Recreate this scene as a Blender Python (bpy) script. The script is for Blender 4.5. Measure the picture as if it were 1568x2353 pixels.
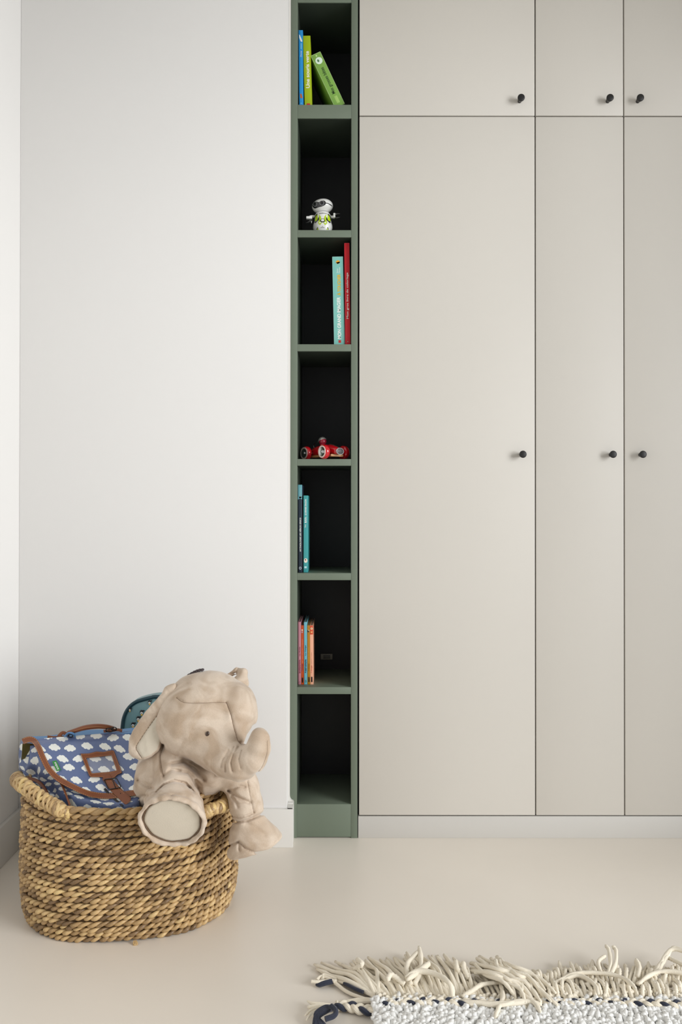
import bpy, bmesh, math, random
import numpy as np
from mathutils import Vector, Matrix
from mathutils.bvhtree import BVHTree

for o in list(bpy.data.objects): bpy.data.objects.remove(o)
SC = bpy.context.scene
COL = SC.collection
rng = random.Random(7)
nrg = np.random.default_rng(7)

# ------------------------------------------------------------------ camera
H = 1.163                    # lens height
F = 2353 * 28 / 36           # focal length in pixels
PITCH = 0.0063; ROLL = 0.0008
CX, CY = 784.0, 1156.5       # principal point
cam = bpy.data.cameras.new('camera'); cam.lens = 28; cam.sensor_fit = 'VERTICAL'
cam.sensor_height = 36; cam.sensor_width = 24; cam.shift_y = -20 / 2353; cam.clip_start = 0.02
camo = bpy.data.objects.new('camera', cam); COL.objects.link(camo)
camo.matrix_world = Matrix.Translation((0, 0, H)) @ Matrix.Rotation(math.pi/2 + PITCH, 4, 'X') @ Matrix.Rotation(ROLL, 4, 'Z')
SC.camera = camo
CAMR = np.array(camo.matrix_world.to_3x3())
CAMP = np.array([0, 0, H])

# ------------------------------------------------------------------ light and exposure
SC.view_settings.view_transform = 'Standard'
try: SC.view_settings.look = 'None'
except Exception: pass
SC.view_settings.gamma = 1; SC.view_settings.use_curve_mapping = False
SC.view_settings.exposure = 0.05
world = bpy.data.worlds.new('world'); SC.world = world; world.use_nodes = True
bg = world.node_tree.nodes['Background']
bg.inputs['Color'].default_value = (0.93, 0.96, 1.0, 1); bg.inputs['Strength'].default_value = 0.42

def area(name, loc, aim, sx, sy, power, col):
    l = bpy.data.lights.new(name, 'AREA'); l.shape = 'RECTANGLE'; l.size = sx; l.size_y = sy
    l.energy = power; l.color = col
    o = bpy.data.objects.new(name, l); COL.objects.link(o)
    o.location = loc
    o.rotation_euler = (Vector(aim) - Vector(loc)).to_track_quat('-Z', 'Y').to_euler()
    return o
area('window_light', (6.0, -1.6, 2.15), (-0.6, 2.2, 1.1), 3.4, 3.8, 500, (0.965, 0.982, 1.0))

# ------------------------------------------------------------------ geometry helpers
def P(px, py, D):
    """world point where the sight line through a photograph pixel meets the plane y = D"""
    v = CAMR @ np.array([px - CX, CY - py, -F])
    return CAMP + v * (D / v[1])
def Pv(p): return P(*p)
def proj(pts):
    q = (np.asarray(pts) - CAMP) @ CAMR
    return CX + F * q[..., 0] / -q[..., 2], CY - F * q[..., 1] / -q[..., 2]
def X(px, D, py=1168): return P(px, py, D)[0]
def Z(py, D, px=745): return P(px, py, D)[2]

ORG = {}
def mesh_obj(name, verts, faces, mats, parent=None, smooth=True, midx=None, uvs=None, angle=None):
    if not isinstance(mats, (list, tuple)): mats = [mats]
    v = np.asarray(verts, dtype=float)
    org = ORG.get(parent.name, np.zeros(3)) if parent else None
    if parent is None:
        org = np.array([(v[:, 0].min() + v[:, 0].max()) / 2, (v[:, 1].min() + v[:, 1].max()) / 2, v[:, 2].min()])
    me = bpy.data.meshes.new(name)
    if isinstance(faces, np.ndarray):
        n = len(faces); k = faces.shape[1]
        me.vertices.add(len(v)); me.vertices.foreach_set('co', (v - org).ravel())
        me.loops.add(n * k); me.loops.foreach_set('vertex_index', faces.ravel().astype(np.int32))
        me.polygons.add(n); me.polygons.foreach_set('loop_start', np.arange(0, n * k, k, dtype=np.int32))
        me.polygons.foreach_set('loop_total', np.full(n, k, dtype=np.int32))
        me.update(calc_edges=True)
    else:
        me.from_pydata((v - org).tolist(), [], [list(f) for f in faces])
    for m in mats: me.materials.append(m)
    if midx is not None: me.polygons.foreach_set('material_index', np.asarray(midx, dtype=np.int32))
    me.polygons.foreach_set('use_smooth', [bool(smooth)] * len(me.polygons))
    me.validate()
    o = bpy.data.objects.new(name, me); COL.objects.link(o)
    if parent:
        o.parent = parent; ORG[o.name] = org
    else:
        o.location = org; ORG[o.name] = org
    if angle is not None:
        try: me.set_sharp_from_angle(angle=math.radians(angle))
        except Exception: pass
    return o
def thing(name, label, cat, loc, group=None):
    o = bpy.data.objects.new(name, None); COL.objects.link(o); o.empty_display_size = 0.05
    o.location = loc; ORG[o.name] = np.array(loc, dtype=float)
    o['label'] = label; o['category'] = cat
    if group: o['group'] = group
    return o
def tag(o, label, cat, group=None):
    o['label'] = label; o['category'] = cat
    if group: o['group'] = group
    return o
def struct(o): o['kind'] = 'structure'; return o

class MB:
    def __init__(s): s.v = []; s.f = []; s.m = []
    def add(s, v, f, mi=0):
        b = len(s.v); s.v.extend([tuple(map(float, q)) for q in v])
        for q in f: s.f.append([i + b for i in q]); s.m.append(mi)
        return s
    def box(s, x0, x1, y0, y1, z0, z1, bev=0.0, mi=0, tf=None, seg=2):
        bm = bmesh.new(); bmesh.ops.create_cube(bm, size=1)
        for v in bm.verts:
            v.co = Vector(((x0+x1)/2 + v.co.x*(x1-x0), (y0+y1)/2 + v.co.y*(y1-y0), (z0+z1)/2 + v.co.z*(z1-z0)))
        if bev > 0: bmesh.ops.bevel(bm, geom=bm.edges[:], offset=bev, segments=seg, profile=0.5, affect='EDGES')
        return s.bm(bm, mi, tf)
    def bm(s, bm, mi=0, tf=None):
        bm.verts.index_update()
        vs = [v.co.copy() for v in bm.verts]
        if tf is not None: vs = [tf(v) for v in vs]
        s.add(vs, [[v.index for v in f.verts] for f in bm.faces], mi); bm.free(); return s
    def ell(s, c, r, rot=None, mi=0, seg=24, ring=14):
        bm = bmesh.new(); bmesh.ops.create_uvsphere(bm, u_segments=seg, v_segments=ring, radius=1)
        R = rot if rot is not None else Matrix.Identity(3)
        for v in bm.verts: v.co = R @ Vector((v.co.x*r[0], v.co.y*r[1], v.co.z*r[2])) + Vector(c)
        return s.bm(bm, mi)
    def lathe(s, c, axis, prof, seg=28, mi=0):
        """prof: (distance along the axis, radius)"""
        ax = Vector(axis).normalized(); t = ax.orthogonal().normalized(); b = ax.cross(t)
        v = []; f = []
        for (h, r) in prof:
            for k in range(seg):
                a = 2*math.pi*k/seg
                v.append(Vector(c) + ax*h + (t*math.cos(a) + b*math.sin(a))*r)
        n = len(prof)
        for i in range(n-1):
            for k in range(seg):
                f.append([i*seg+k, i*seg+(k+1) % seg, (i+1)*seg+(k+1) % seg, (i+1)*seg+k])
        f.append(list(range(seg))[::-1]); f.append([(n-1)*seg+k for k in range(seg)])
        return s.add(v, f, mi)
    def tube(s, path, r, seg=8, mi=0, flat=1.0, up=None, caps=True):
        v, f = tube_np(path, r, seg, flat, up, caps); return s.add(v, f, mi)
    def obj(s, name, mats, parent=None, smooth=True, angle=40):
        return mesh_obj(name, s.v, s.f, mats, parent, smooth, s.m, angle=angle)

def resample(path, n):
    p = np.asarray(path, float)
    # Catmull-Rom through the given points
    q = np.vstack([2*p[0]-p[1], p, 2*p[-1]-p[-2]])
    out = []
    m = len(p) - 1
    for i in range(n):
        u = i*m/(n-1); k = min(int(u), m-1); t = u-k
        a, b, c, d = q[k], q[k+1], q[k+2], q[k+3]
        out.append(0.5*((2*b) + (c-a)*t + (2*a-5*b+4*c-d)*t*t + (3*b-a-3*c+d)*t**3))
    return np.array(out)

def frames(p, up=None, closed=False):
    p = np.asarray(p, float); n = len(p)
    if closed: t = np.roll(p, -1, 0) - np.roll(p, 1, 0)
    else: t = np.gradient(p, axis=0)
    t /= np.linalg.norm(t, axis=1)[:, None] + 1e-12
    if up is not None:
        u = np.tile(np.asarray(up, float), (n, 1)); s = np.cross(t, u)
        s /= np.linalg.norm(s, axis=1)[:, None] + 1e-12
        return t, s, np.cross(s, t)
    a = np.array([0, 0, 1.0]) if abs(t[0][2]) < 0.9 else np.array([1.0, 0, 0])
    s = np.zeros_like(p); s[0] = np.cross(t[0], a); s[0] /= np.linalg.norm(s[0])
    for i in range(1, n):
        w = s[i-1] - t[i]*np.dot(s[i-1], t[i]); s[i] = w/(np.linalg.norm(w)+1e-12)
    return t, s, np.cross(s, t)

def tube_np(path, r, seg=8, flat=1.0, up=None, caps=True, closed=False):
    p = np.asarray(path, float); n = len(p)
    t, s, b = frames(p, up, closed)
    r = np.broadcast_to(np.asarray(r, float), (n,))
    a = np.arange(seg)*2*math.pi/seg
    v = (p[:, None, :] + s[:, None, :]*(np.cos(a)[None, :, None]*r[:, None, None])
         + b[:, None, :]*(np.sin(a)[None, :, None]*r[:, None, None]*flat)).reshape(-1, 3)
    f = []
    for i in range(n if closed else n-1):
        j = (i+1) % n
        for k in range(seg):
            f.append([i*seg+k, i*seg+(k+1) % seg, j*seg+(k+1) % seg, j*seg+k])
    if caps and not closed:
        f.append(list(range(seg))[::-1]); f.append([(n-1)*seg+k for k in range(seg)])
    return v, f

def poly_prism(outline, y0, y1, mb, mi=0):
    """outline: (x, z) points; a plate between the planes y0 and y1"""
    n = len(outline)
    v = [(x, y0, z) for x, z in outline] + [(x, y1, z) for x, z in outline]
    f = [list(range(n)), list(range(n, 2*n))[::-1]] + [[i, i+n, (i+1) % n + n, (i+1) % n] for i in range(n)]
    mb.add(v, f, mi)

# ------------------------------------------------------------------ materials
def srgb(r, g, b):
    f = lambda c: c/12.92 if c <= 0.04045 else ((c+0.055)/1.055)**2.4
    return (f(r/255), f(g/255), f(b/255), 1)
def mat(name, rgb, rough=0.6, var=0.04, scale=6.0, bump=0.0, bscale=80.0, metal=0.0, spec=0.5, sheen=0.0, coat=0.0, detail=3.0, trans=0.0):
    m = bpy.data.materials.new(name); m.use_nodes = True
    nt = m.node_tree; b = nt.nodes['Principled BSDF']
    c = srgb(*rgb)
    tc = nt.nodes.new('ShaderNodeTexCoord')
    nz = nt.nodes.new('ShaderNodeTexNoise'); nz.inputs['Scale'].default_value = scale; nz.inputs['Detail'].default_value = detail
    nt.links.new(tc.outputs['Object'], nz.inputs['Vector'])
    mx = nt.nodes.new('ShaderNodeMix'); mx.data_type = 'RGBA'
    mx.inputs['A'].default_value = tuple(max(0, x*(1-var)) for x in c[:3]) + (1,)
    mx.inputs['B'].default_value = tuple(min(1, x*(1+var)) for x in c[:3]) + (1,)
    nt.links.new(nz.outputs['Fac'], mx.inputs['Factor']); nt.links.new(mx.outputs['Result'], b.inputs['Base Color'])
    b.inputs['Roughness'].default_value = rough; b.inputs['Metallic'].default_value = metal
    b.inputs['Specular IOR Level'].default_value = spec
    b.inputs['Sheen Weight'].default_value = sheen; b.inputs['Sheen Roughness'].default_value = 0.5
    b.inputs['Coat Weight'].default_value = coat; b.inputs['Transmission Weight'].default_value = trans
    if bump > 0:
        n2 = nt.nodes.new('ShaderNodeTexNoise'); n2.inputs['Scale'].default_value = bscale; n2.inputs['Detail'].default_value = 4
        nt.links.new(tc.outputs['Object'], n2.inputs['Vector'])
        bp = nt.nodes.new('ShaderNodeBump'); bp.inputs['Strength'].default_value = bump; bp.inputs['Distance'].default_value = 0.002
        nt.links.new(n2.outputs['Fac'], bp.inputs['Height']); nt.links.new(bp.outputs['Normal'], b.inputs['Normal'])
    return m

M = {}
M['wall'] = mat('wall_paint', (227, 225, 222), 0.75, 0.012, 3, 0.05, 300)
M['base'] = mat('baseboard_paint', (222, 219, 213), 0.45, 0.012, 3)
M['cab'] = mat('cabinet_lacquer', (212, 207, 198), 0.5, 0.02, 2.5, 0.03, 250)
M['cabin'] = mat('cabinet_carcass', (48, 43, 38), 0.7)
M['plinth'] = mat('plinth_paint', (208, 205, 199), 0.5, 0.02, 3)
M['floor'] = mat('resin_floor', (238, 230, 218), 0.33, 0.05, 2.2, 0.04, 14, spec=0.45)
M['green'] = mat('sage_green_paint', (110, 121, 105), 0.42, 0.04, 4, 0.04, 200)
M['green_shade'] = mat('sage_green_shaded', (54, 62, 52), 0.5, 0.04, 4)  # darker copy of the sage green, carries the shade inside the niches
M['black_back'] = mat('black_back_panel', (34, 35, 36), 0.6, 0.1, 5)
M['knob'] = mat('black_knob', (24, 23, 22), 0.45, 0.1, 10)
M['ceil'] = mat('ceiling_paint', (205, 203, 198), 0.8)
M['paper'] = mat('book_pages', (214, 206, 190), 0.8, 0.06, 60)
M['white_ink'] = mat('white_ink', (244, 243, 240), 0.5, 0.0)
def ink(name, rgb, rough=0.45): return mat(name, rgb, rough, 0.02, 30)

# ------------------------------------------------------------------ room
DC = F / 650.0          # cabinet plane, about 2.82 m
DW = 2.735              # face of the baseboard
DWALL = 2.75            # face of the painted wall
XL = X(37.5, DW, 1900)  # left wall
ZC = 3.12
XR = 2.3
m = MB(); m.box(XL-0.1, XR, -1.6, 3.6, -0.05, 0.0)
struct(m.obj('floor', M['floor'], smooth=False))
m = MB(); m.box(XL-0.1, XR, -0.2, 3.6, ZC, ZC+0.05); struct(m.obj('ceiling', M['ceil'], smooth=False))
m = MB(); m.box(XL-0.1, XL, -1.6, 3.6, 0, ZC); struct(m.obj('wall_left', M['wall'], smooth=False))
XJ = X(660.5, DWALL, 1168)
m = MB(); m.box(XL, XJ, DWALL, 3.5, 0, ZC, 0.002); struct(m.obj('wall_back', M['wall'], smooth=False))
m = MB(); m.box(XJ, XR, 3.45, 3.5, 0, ZC); struct(m.obj('wall_rear', M['wall'], smooth=False))
HB = Z(1860, DW, 600)
def baseboard(prof_x0, prof_x1, y0, y1, name):
    m = MB(); m.box(prof_x0, prof_x1, y0, y1, 0, HB, 0.0025); return struct(m.obj(name, M['base'], smooth=False))
XBE = X(673.5, DW, 1900)
m = MB(); m.box(XL+0.015, XBE, DW, DWALL, 0, HB, 0.002)
m.box(XJ, X(676, DC, 1900), DW+0.002, DC+0.006, 0, HB, 0.002)
m.box(XJ, X(674.8, DC, 1850), DC-0.03, DC+0.006, HB-0.004, Z(1838, DC, 670), 0.002)
struct(m.obj('baseboard_back', M['base'], smooth=False))
m = MB(); m.box(XL, XL+0.015, -1.5, DWALL, 0, HB, 0.002); struct(m.obj('baseboard_left', M['base'], smooth=False))
# slim rounded cover strip between wall and bookcase, with the curved foot above the baseboard
xs0, xs1 = XJ, X(667.6, DC, 1000)
z0 = Z(1838, DC, 670)
pts = [(xs0, ZC), (xs0, z0-0.002), (X(674.8, DC, 1838), z0-0.002)]
for k in range(7):
    a = k/6*math.pi/2
    pts.append((X(674.8, DC, 1838) - (X(674.8, DC, 1838)-xs1)*math.sin(a), z0 + 0.018*(1-math.cos(a))))
pts.append((xs1, ZC))
m = MB(); poly_prism(pts, DC-0.012, DC+0.006, m); struct(m.obj('trim_1', M['base'], smooth=False))

# the right wall has a tall window opening towards the camera end
m = MB(); m.box(XR, XR+0.18, 1.75, 3.6, 0, ZC); m.box(XR, XR+0.18, -1.6, -1.3, 0, ZC); m.box(XR, XR+0.18, -1.3, 1.75, 3.0, ZC); struct(m.obj('wall_right', M['wall'], smooth=False))

# ------------------------------------------------------------------ bookcase
bx0, bx1 = X(667.5, DC), X(822.3, DC)
ox0, ox1 = X(683.3, DC), X(807.2, DC)
cells = [(5.5, 240.5), (271.8, 528.7), (545, 791), (807, 1054.8), (1070, 1317), (1333, 1579), (1595, 1848)]
cz = [(Z(a, DC), Z(b, DC)) for a, b in cells]
DEP = 0.33
bc = thing('bookcase', 'tall narrow sage green built-in bookcase with seven visible open niches beside the wardrobe', 'bookcase', (0.5*(bx0+bx1), DC+DEP/2, 0))
m = MB(); m.box(bx0, ox0, DC, DC+DEP, 0.0, ZC-0.001, 0.0012); m.obj('side_panel', M['green'], bc, False)
m = MB(); m.box(ox1, bx1, DC, DC+DEP, 0.0, ZC-0.001, 0.0012); m.obj('side_panel', M['green'], bc, False)
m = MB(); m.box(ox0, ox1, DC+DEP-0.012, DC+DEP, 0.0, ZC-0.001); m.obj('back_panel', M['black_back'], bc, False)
# thin dark sheets added on the niche sides, shade put into their colour
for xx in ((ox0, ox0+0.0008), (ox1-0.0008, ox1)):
    m = MB(); m.box(xx[0], xx[1], DC+0.02, DC+DEP-0.012, cz[-1][1], ZC-0.002); m.obj('cheek_shade', M['green_shade'], bc, False)
tops = [ZC-0.03] + [c[1] for c in cz]
for i in range(7):
    zt = cz[i][0]
    zb_above = cz[i-1][1] if i else zt + 0.026
    m = MB(); m.box(ox0, ox1, DC+0.0003, DC+DEP-0.012, zt, zb_above, 0.0008); m.obj('shelf', M['green'], bc, False)
    m = MB(); m.box(ox0+0.0008, ox1-0.0008, DC+0.004, DC+DEP-0.012, zt-0.0008, zt); m.obj('niche_ceiling_shade', M['green_shade'], bc, False)  # dark sheet added under each shelf, niche shade painted in
m = MB(); m.box(ox0, ox1, DC+0.0003, DC+DEP-0.012, 0.004, cz[-1][1], 0.0008); m.obj('plinth', M['green'], bc, False)
SH = [c[1] for c in cz]

# ------------------------------------------------------------------ wardrobe units
def knob(parent, cx, cz_, y):
    m = MB(); m.lathe((cx, y, cz_), (0, -1, 0), [(0, 0.0068), (0.004, 0.0068), (0.010, 0.0080), (0.018, 0.0105), (0.024, 0.0124), (0.027, 0.0128), (0.029, 0.0121), (0.030, 0.0095)])
    o = m.obj('knob', M['knob'], parent, angle=50); o['label'] = 'black tapered knob'; return o
GAP = 0.0022
zsplit = Z(267, DC, 1100); zlow = Z(1872.5, DC, 1100); zpl = Z(1874.5, DC, 1100)
cols = [X(824.6, DC), X(1231.3, DC), X(1435.5, DC), X(1640, DC)]
def unit(x0, x1, z0, z1, doors, label, knz):
    t = thing('wardrobe_cabinet', label, 'cabinet', ((x0+x1)/2, DC+0.3, z0), 'fitted wardrobe cabinets')
    m = MB(); b = 0.018
    m.box(x0, x0+b, DC+0.022, DC+0.6, z0, z1); m.box(x1-b, x1, DC+0.022, DC+0.6, z0, z1)
    m.box(x0+b, x1-b, DC+0.022, DC+0.6, z0, z0+b); m.box(x0+b, x1-b, DC+0.022, DC+0.6, z1-b, z1)
    m.box(x0+b, x1-b, DC+0.59, DC+0.6, z0+b, z1-b)
    m.obj('body', M['cabin'], t, False)
    for (a, c, kx) in doors:
        m = MB(); m.box(a+GAP, c-GAP, DC, DC+0.019, z0+GAP, z1-GAP, 0.001)
        d = m.obj('door', M['cab'], t, False)
        knob(d, kx, knz, DC)
    return t
KU, KL = Z(233, DC, 1195), Z(1045, DC, 1200)
kx = [X(1194.5, DC, 233), X(1397, DC, 233), X(1466, DC, 233)]
kl = [X(1198.5, DC), X(1404, DC), X(1472, DC)]
unit(cols[0], cols[1], zsplit, ZC-0.005, [(cols[0], cols[1], kx[0])], 'wide upper wardrobe cabinet with one greige door, right beside the green bookcase', KU)
unit(cols[1], cols[3], zsplit, ZC-0.005, [(cols[1], cols[2], kx[1]), (cols[2], cols[3], kx[2])], 'upper wardrobe cabinet with a pair of narrower doors at the right edge', KU)
unit(cols[0], cols[1], zpl, zsplit, [(cols[0], cols[1], kl[0])], 'tall lower wardrobe cabinet with one wide greige door next to the bookcase', KL)
unit(cols[1], cols[3], zpl, zsplit, [(cols[1], cols[2], kl[1]), (cols[2], cols[3], kl[2])], 'tall lower wardrobe cabinet with two facing knobs on a pair of doors', KL)
m = MB(); m.box(cols[0]-0.001, cols[3], DC+0.001, DC+0.02, 0.0, zpl-0.0025, 0.001)
tag(m.obj('cabinet_plinth', M['plinth'], smooth=False), 'low off-white plinth board running along the floor below the wardrobe doors', 'plinth')

# ------------------------------------------------------------------ books
def text_mesh(s, bold=0.0):
    cu = bpy.data.curves.new('txt', 'FONT'); cu.body = s; cu.size = 1; cu.offset = bold; cu.extrude = 0
    o = bpy.data.objects.new('txt', cu); COL.objects.link(o)
    dg = bpy.context.evaluated_depsgraph_get(); me = bpy.data.meshes.new_from_object(o.evaluated_get(dg))
    v = np.array([q.co[:] for q in me.vertices]); f = [list(p.vertices) for p in me.polygons]
    bpy.data.objects.remove(o); bpy.data.curves.remove(cu); bpy.data.meshes.remove(me)
    return v, f

def book(label, xl, xr, ytop, xlt, D, shelf, deep, colr, marks=(), board=False, group=None, name='book', baseraise=0.0, lean=None, edge=None, round_top=False, gx=0.0):
    """xl, xr: spine edges at its foot; xlt: left edge at its head; all read at depth D"""
    zs = SH[shelf] + 0.0002
    x0 = X(xl, D, 1168); x1 = X(xr, D, 1168)
    cellbot = cells[shelf][1]
    x0 = P(xl, cellbot, D)[0]; x1 = P(xr, cellbot, D)[0]
    top = P(xlt, ytop, D)
    if lean is None: th = math.atan2(x0 - top[0], top[2]-zs)
    else: th = lean
    w = x1 - x0; h = math.hypot(top[2]-zs, top[0]-x0)
    if lean is not None: w = w  # given directly by the caller through xr
    ct, st = math.cos(th), math.sin(th)
    if th < 0: base = np.array([x0, zs - math.sin(th)*0 + w*abs(st)])
    else: base = np.array([x0, zs])
    def tf(q):   # q = (across, depth, up)
        return Vector((base[0] + q[0]*ct - q[2]*st, D + q[1], base[1] + q[0]*st + q[2]*ct))
    t = thing(name, label, 'book', (x0 + w/2, D + deep/2, zs), group)
    cm = ink('cover_' + label.split()[0], colr, 0.38)
    mats = [cm]
    m = MB(); c = 0.0022 if not board else 0.0015
    c = min(c, w*0.2)
    bev = 0.0006 if w < 0.012 else 0.0012
    m.box(0, w, 0, 0.003, 0, h, bev, tf=tf); m.box(0, c, 0.0015, deep, 0, h, bev*0.5, tf=tf); m.box(w-c, w, 0.0015, deep, 0, h, bev*0.5, tf=tf)
    if edge is not None:
        em = ink('edge_' + label.split()[0], edge); mats.append(em)
        e = 0.0007
        m.box(-e*0.2, e, -0.0002, 0.001, 0, h, 0, 1, tf=tf); m.box(w-e, w+e*0.2, -0.0002, 0.001, 0, h, 0, 1, tf=tf)
        m.box(0, w, -0.0002, 0.001, h-e*1.3, h, 0, 1, tf=tf)
    m.obj('cover', mats, t, False)
    m = MB(); m.box(c, w-c, 0.003, deep-0.004, 0.003 if not board else 0.001, h-(0.004 if not board else 0.001), tf=tf); m.obj('pages', M['paper'], t, False)
    for k in marks:
        kind = k[0]
        if kind == 't':    # ('t', name, text, start, end, centre, height, colour, bold)  running upwards; fractions of h / w
            _, nm, s, a, b, cc, hh, rgb, bold = k
            v, f = text_mesh(s, bold)
            mn, mxx = v.min(0), v.max(0)
            L = (b-a)*h; hgt = hh*w
            vs = [tf((cc*w + hgt/2 - (q[1]-mn[1])/(mxx[1]-mn[1])*hgt, -0.0004, a*h + (q[0]-mn[0])/(mxx[0]-mn[0])*L)) for q in v]
            mesh_obj(nm, [tuple(q) for q in vs], f, ink('ink', rgb), t, False)
        elif kind == 'b':  # ('b', name, u0, u1, v0, v1, colour)
            _, nm, u0, u1, v0, v1, rgb = k
            m = MB(); m.box(u0*w, u1*w, -0.0003, 0.001, v0*h, v1*h, 0.00005, tf=tf); m.obj(nm, ink('ink', rgb), t, False)
        elif kind == 'c':  # ('c', name, u, v, ru, rv, colour)
            _, nm, u, v_, ru, rv, rgb = k[:7]
            lift = k[7] if len(k) > 7 else 0.0004
            n = 24
            vs = [tf((u*w + ru*w*math.cos(2*math.pi*i/n), -lift, v_*h + rv*w*math.sin(2*math.pi*i/n))) for i in range(n)]
            vs += [tf((u*w + ru*w*math.cos(2*math.pi*i/n), 0.0008, v_*h + rv*w*math.sin(2*math.pi*i/n))) for i in range(n)]
            f = [list(range(n))] + [[i, i+n, (i+1) % n+n, (i+1) % n] for i in range(n)]
            mesh_obj(nm, [tuple(q) for q in vs], f, ink('ink', rgb), t, False)
        elif kind == 'p':  # polygon in fractions
            _, nm, pts, rgb = k
            n = len(pts)
            vs = [tf((u*w, -0.0005, v_*h)) for u, v_ in pts]
            mesh_obj(nm, [tuple(q) for q in vs], [list(range(n))], ink('ink', rgb), t, False)
    return t

W = (242, 242, 236)
# niche 1 (top)
book('blue picture book standing at the left end of the top niche', 688.0, 697.9, 69, 686.4, 2.84, 0, 0.20, (36, 150, 222),
     [('p', 'emblem', [(0.12, 0.94), (0.3, 0.935), (0.85, 0.862), (0.80, 0.845), (0.45, 0.855), (0.15, 0.90)], (235, 245, 250)),
      ('b', 'small_print', 0.42, 0.68, 0.755, 0.83, (120, 195, 235)),
      ('t', 'brand_lettering', 'Disney', 0.655, 0.735, 0.56, 0.42, (220, 232, 250), 0.01),
      ('p', 'orange_drawing', [(0.15, 0.188), (0.35, 0.175), (0.55, 0.185), (0.8, 0.135), (0.8, 0.125), (0.3, 0.128), (0.25, 0.16)], (196, 104, 52)),
      ('c', 'small_mark', 0.45, 0.06, 0.13, 0.16, (120, 200, 240))], round_top=True)
book('lime green upright book titled in white, between the blue and the leaning book', 700.5, 717.5, 82, 696.5, 2.84, 0, 0.20, (163, 184, 8),
     [('t', 'spine_title', 'Une souris verte', 0.275, 0.785, 0.50, 0.50, (240, 240, 222), 0.025),
      ('b', 'red_block', 0.28, 0.75, 0.008, 0.062, (205, 30, 34)),
      ('b', 'block_line', 0.28, 0.75, 0.028, 0.034, (240, 225, 190))], board=True)
thl = math.atan2(53, 113)
D3 = 2.84
book('pale green book leaning on the lime green book in the top niche', 770.7, 770.7 + 24.0, 127, 717.7, D3, 0, 0.185, (128, 172, 78),
     [('c', 'round_badge', 0.52, 0.865, 0.34, 0.34, (222, 240, 222)),
      ('c', 'badge_mark', 0.45, 0.868, 0.10, 0.14, (92, 130, 96), 0.0006),
      ('t', 'spine_title', 'Mes grosses bêtes', 0.235, 0.735, 0.52, 0.42, (36, 66, 30), 0.012),
      ('b', 'pale_patch', 0.36, 0.66, 0.06, 0.19, (166, 204, 110)),
      ('b', 'pale_patch', 0.42, 0.56, 0.945, 0.975, (190, 222, 150))], board=True, edge=(196, 222, 160), lean=thl)
# niche 3
book('thick turquoise board book with white and yellow title in the third niche', 768.3, 792.6, 590, 764, 2.84, 2, 0.19, (128, 196, 186),
     [('t', 'spine_title', 'MON GRAND IMAGIER', 0.075, 0.545, 0.52, 0.34, W, 0.03),
      ('t', 'spine_title', 'À TOUCHER', 0.562, 0.802, 0.55, 0.38, (228, 182, 22), 0.035),
      ('t', 'author_name', 'Xavier', 0.815, 0.868, 0.44, 0.16, W, 0.0),
      ('t', 'author_name', 'Deneux', 0.815, 0.880, 0.64, 0.16, W, 0.0),
      ('p', 'cube_drawing', [(0.32, 0.945), (0.52, 0.962), (0.70, 0.948), (0.70, 0.93), (0.5, 0.915), (0.34, 0.932)], (226, 160, 34)),
      ('p', 'cube_shade', [(0.34, 0.934), (0.5, 0.938), (0.70, 0.943), (0.70, 0.93), (0.5, 0.917)], (150, 66, 20)),
      ('b', 'red_block', 0.42, 0.66, 0.030, 0.060, (196, 40, 36))], board=True, edge=(170, 214, 206))
book('slim red colouring book at the right side of the third niche', 794, 805.5, 558.5, 791.6, 2.835, 2, 0.21, (206, 16, 34),
     [('t', 'spine_title', 'Mon gros livre de coloriage', 0.26, 0.71, 0.55, 0.50, W, 0.015),
      ('c', 'small_logo', 0.5, 0.038, 0.10, 0.16, (90, 80, 40)), ('c', 'small_logo', 0.5, 0.036, 0.07, 0.07, (235, 235, 210), 0.0007)], edge=(214, 60, 74))
# niche 5
book('tall navy book with a teal head band in the fifth niche', 686.2, 695.4, 1114, 685.2, 2.84, 4, 0.20, (42, 52, 68),
     [('b', 'teal_band', -0.01, 1.01, 0.865, 1.0, (104, 168, 178)),
      ('p', 'teal_band_point', [(-0.01, 0.866), (-0.01, 0.83), (0.5, 0.848), (1.01, 0.83), (1.01, 0.866)], (104, 168, 178)),
      ('p', 'star_mark', [(0.15, 0.868), (0.85, 0.868), (0.9, 0.856), (0.4, 0.842), (0.3, 0.85)], (214, 232, 240)),
      ('t', 'head_print', 'Flammarion', 0.885, 0.965, 0.5, 0.3, (160, 200, 214), 0.0),
      ('t', 'spine_title', 'MYTHOLOGIE LES HÉROS GRECS', 0.24, 0.625, 0.48, 0.42, W, 0.03),
      ('c', 'round_logo', 0.45, 0.05, 0.30, 0.34, (214, 220, 226)), ('c', 'logo_centre', 0.45, 0.05, 0.18, 0.2, (42, 52, 68), 0.0007)])
book('slim turquoise film story book beside the navy book', 697.6, 708, 1138.5, 697.6, 2.84, 4, 0.19, (66, 158, 160),
     [('t', 'spine_title', 'LE DERNIER DRAGON', 0.745, 0.95, 0.5, 0.36, W, 0.02),
      ('t', 'spine_title', 'RAYA -', 0.645, 0.735, 0.5, 0.44, W, 0.03),
      ('t', 'brand_lettering', 'Disney', 0.585, 0.625, 0.46, 0.34, W, 0.01),
      ('c', 'round_picture', 0.5, 0.155, 0.40, 0.5, (238, 224, 206)), ('c', 'picture_detail', 0.46, 0.165, 0.13, 0.18, (110, 60, 50), 0.0007),
      ('b', 'logo', 0.2, 0.7, 0.055, 0.08, (190, 225, 228))])
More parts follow.
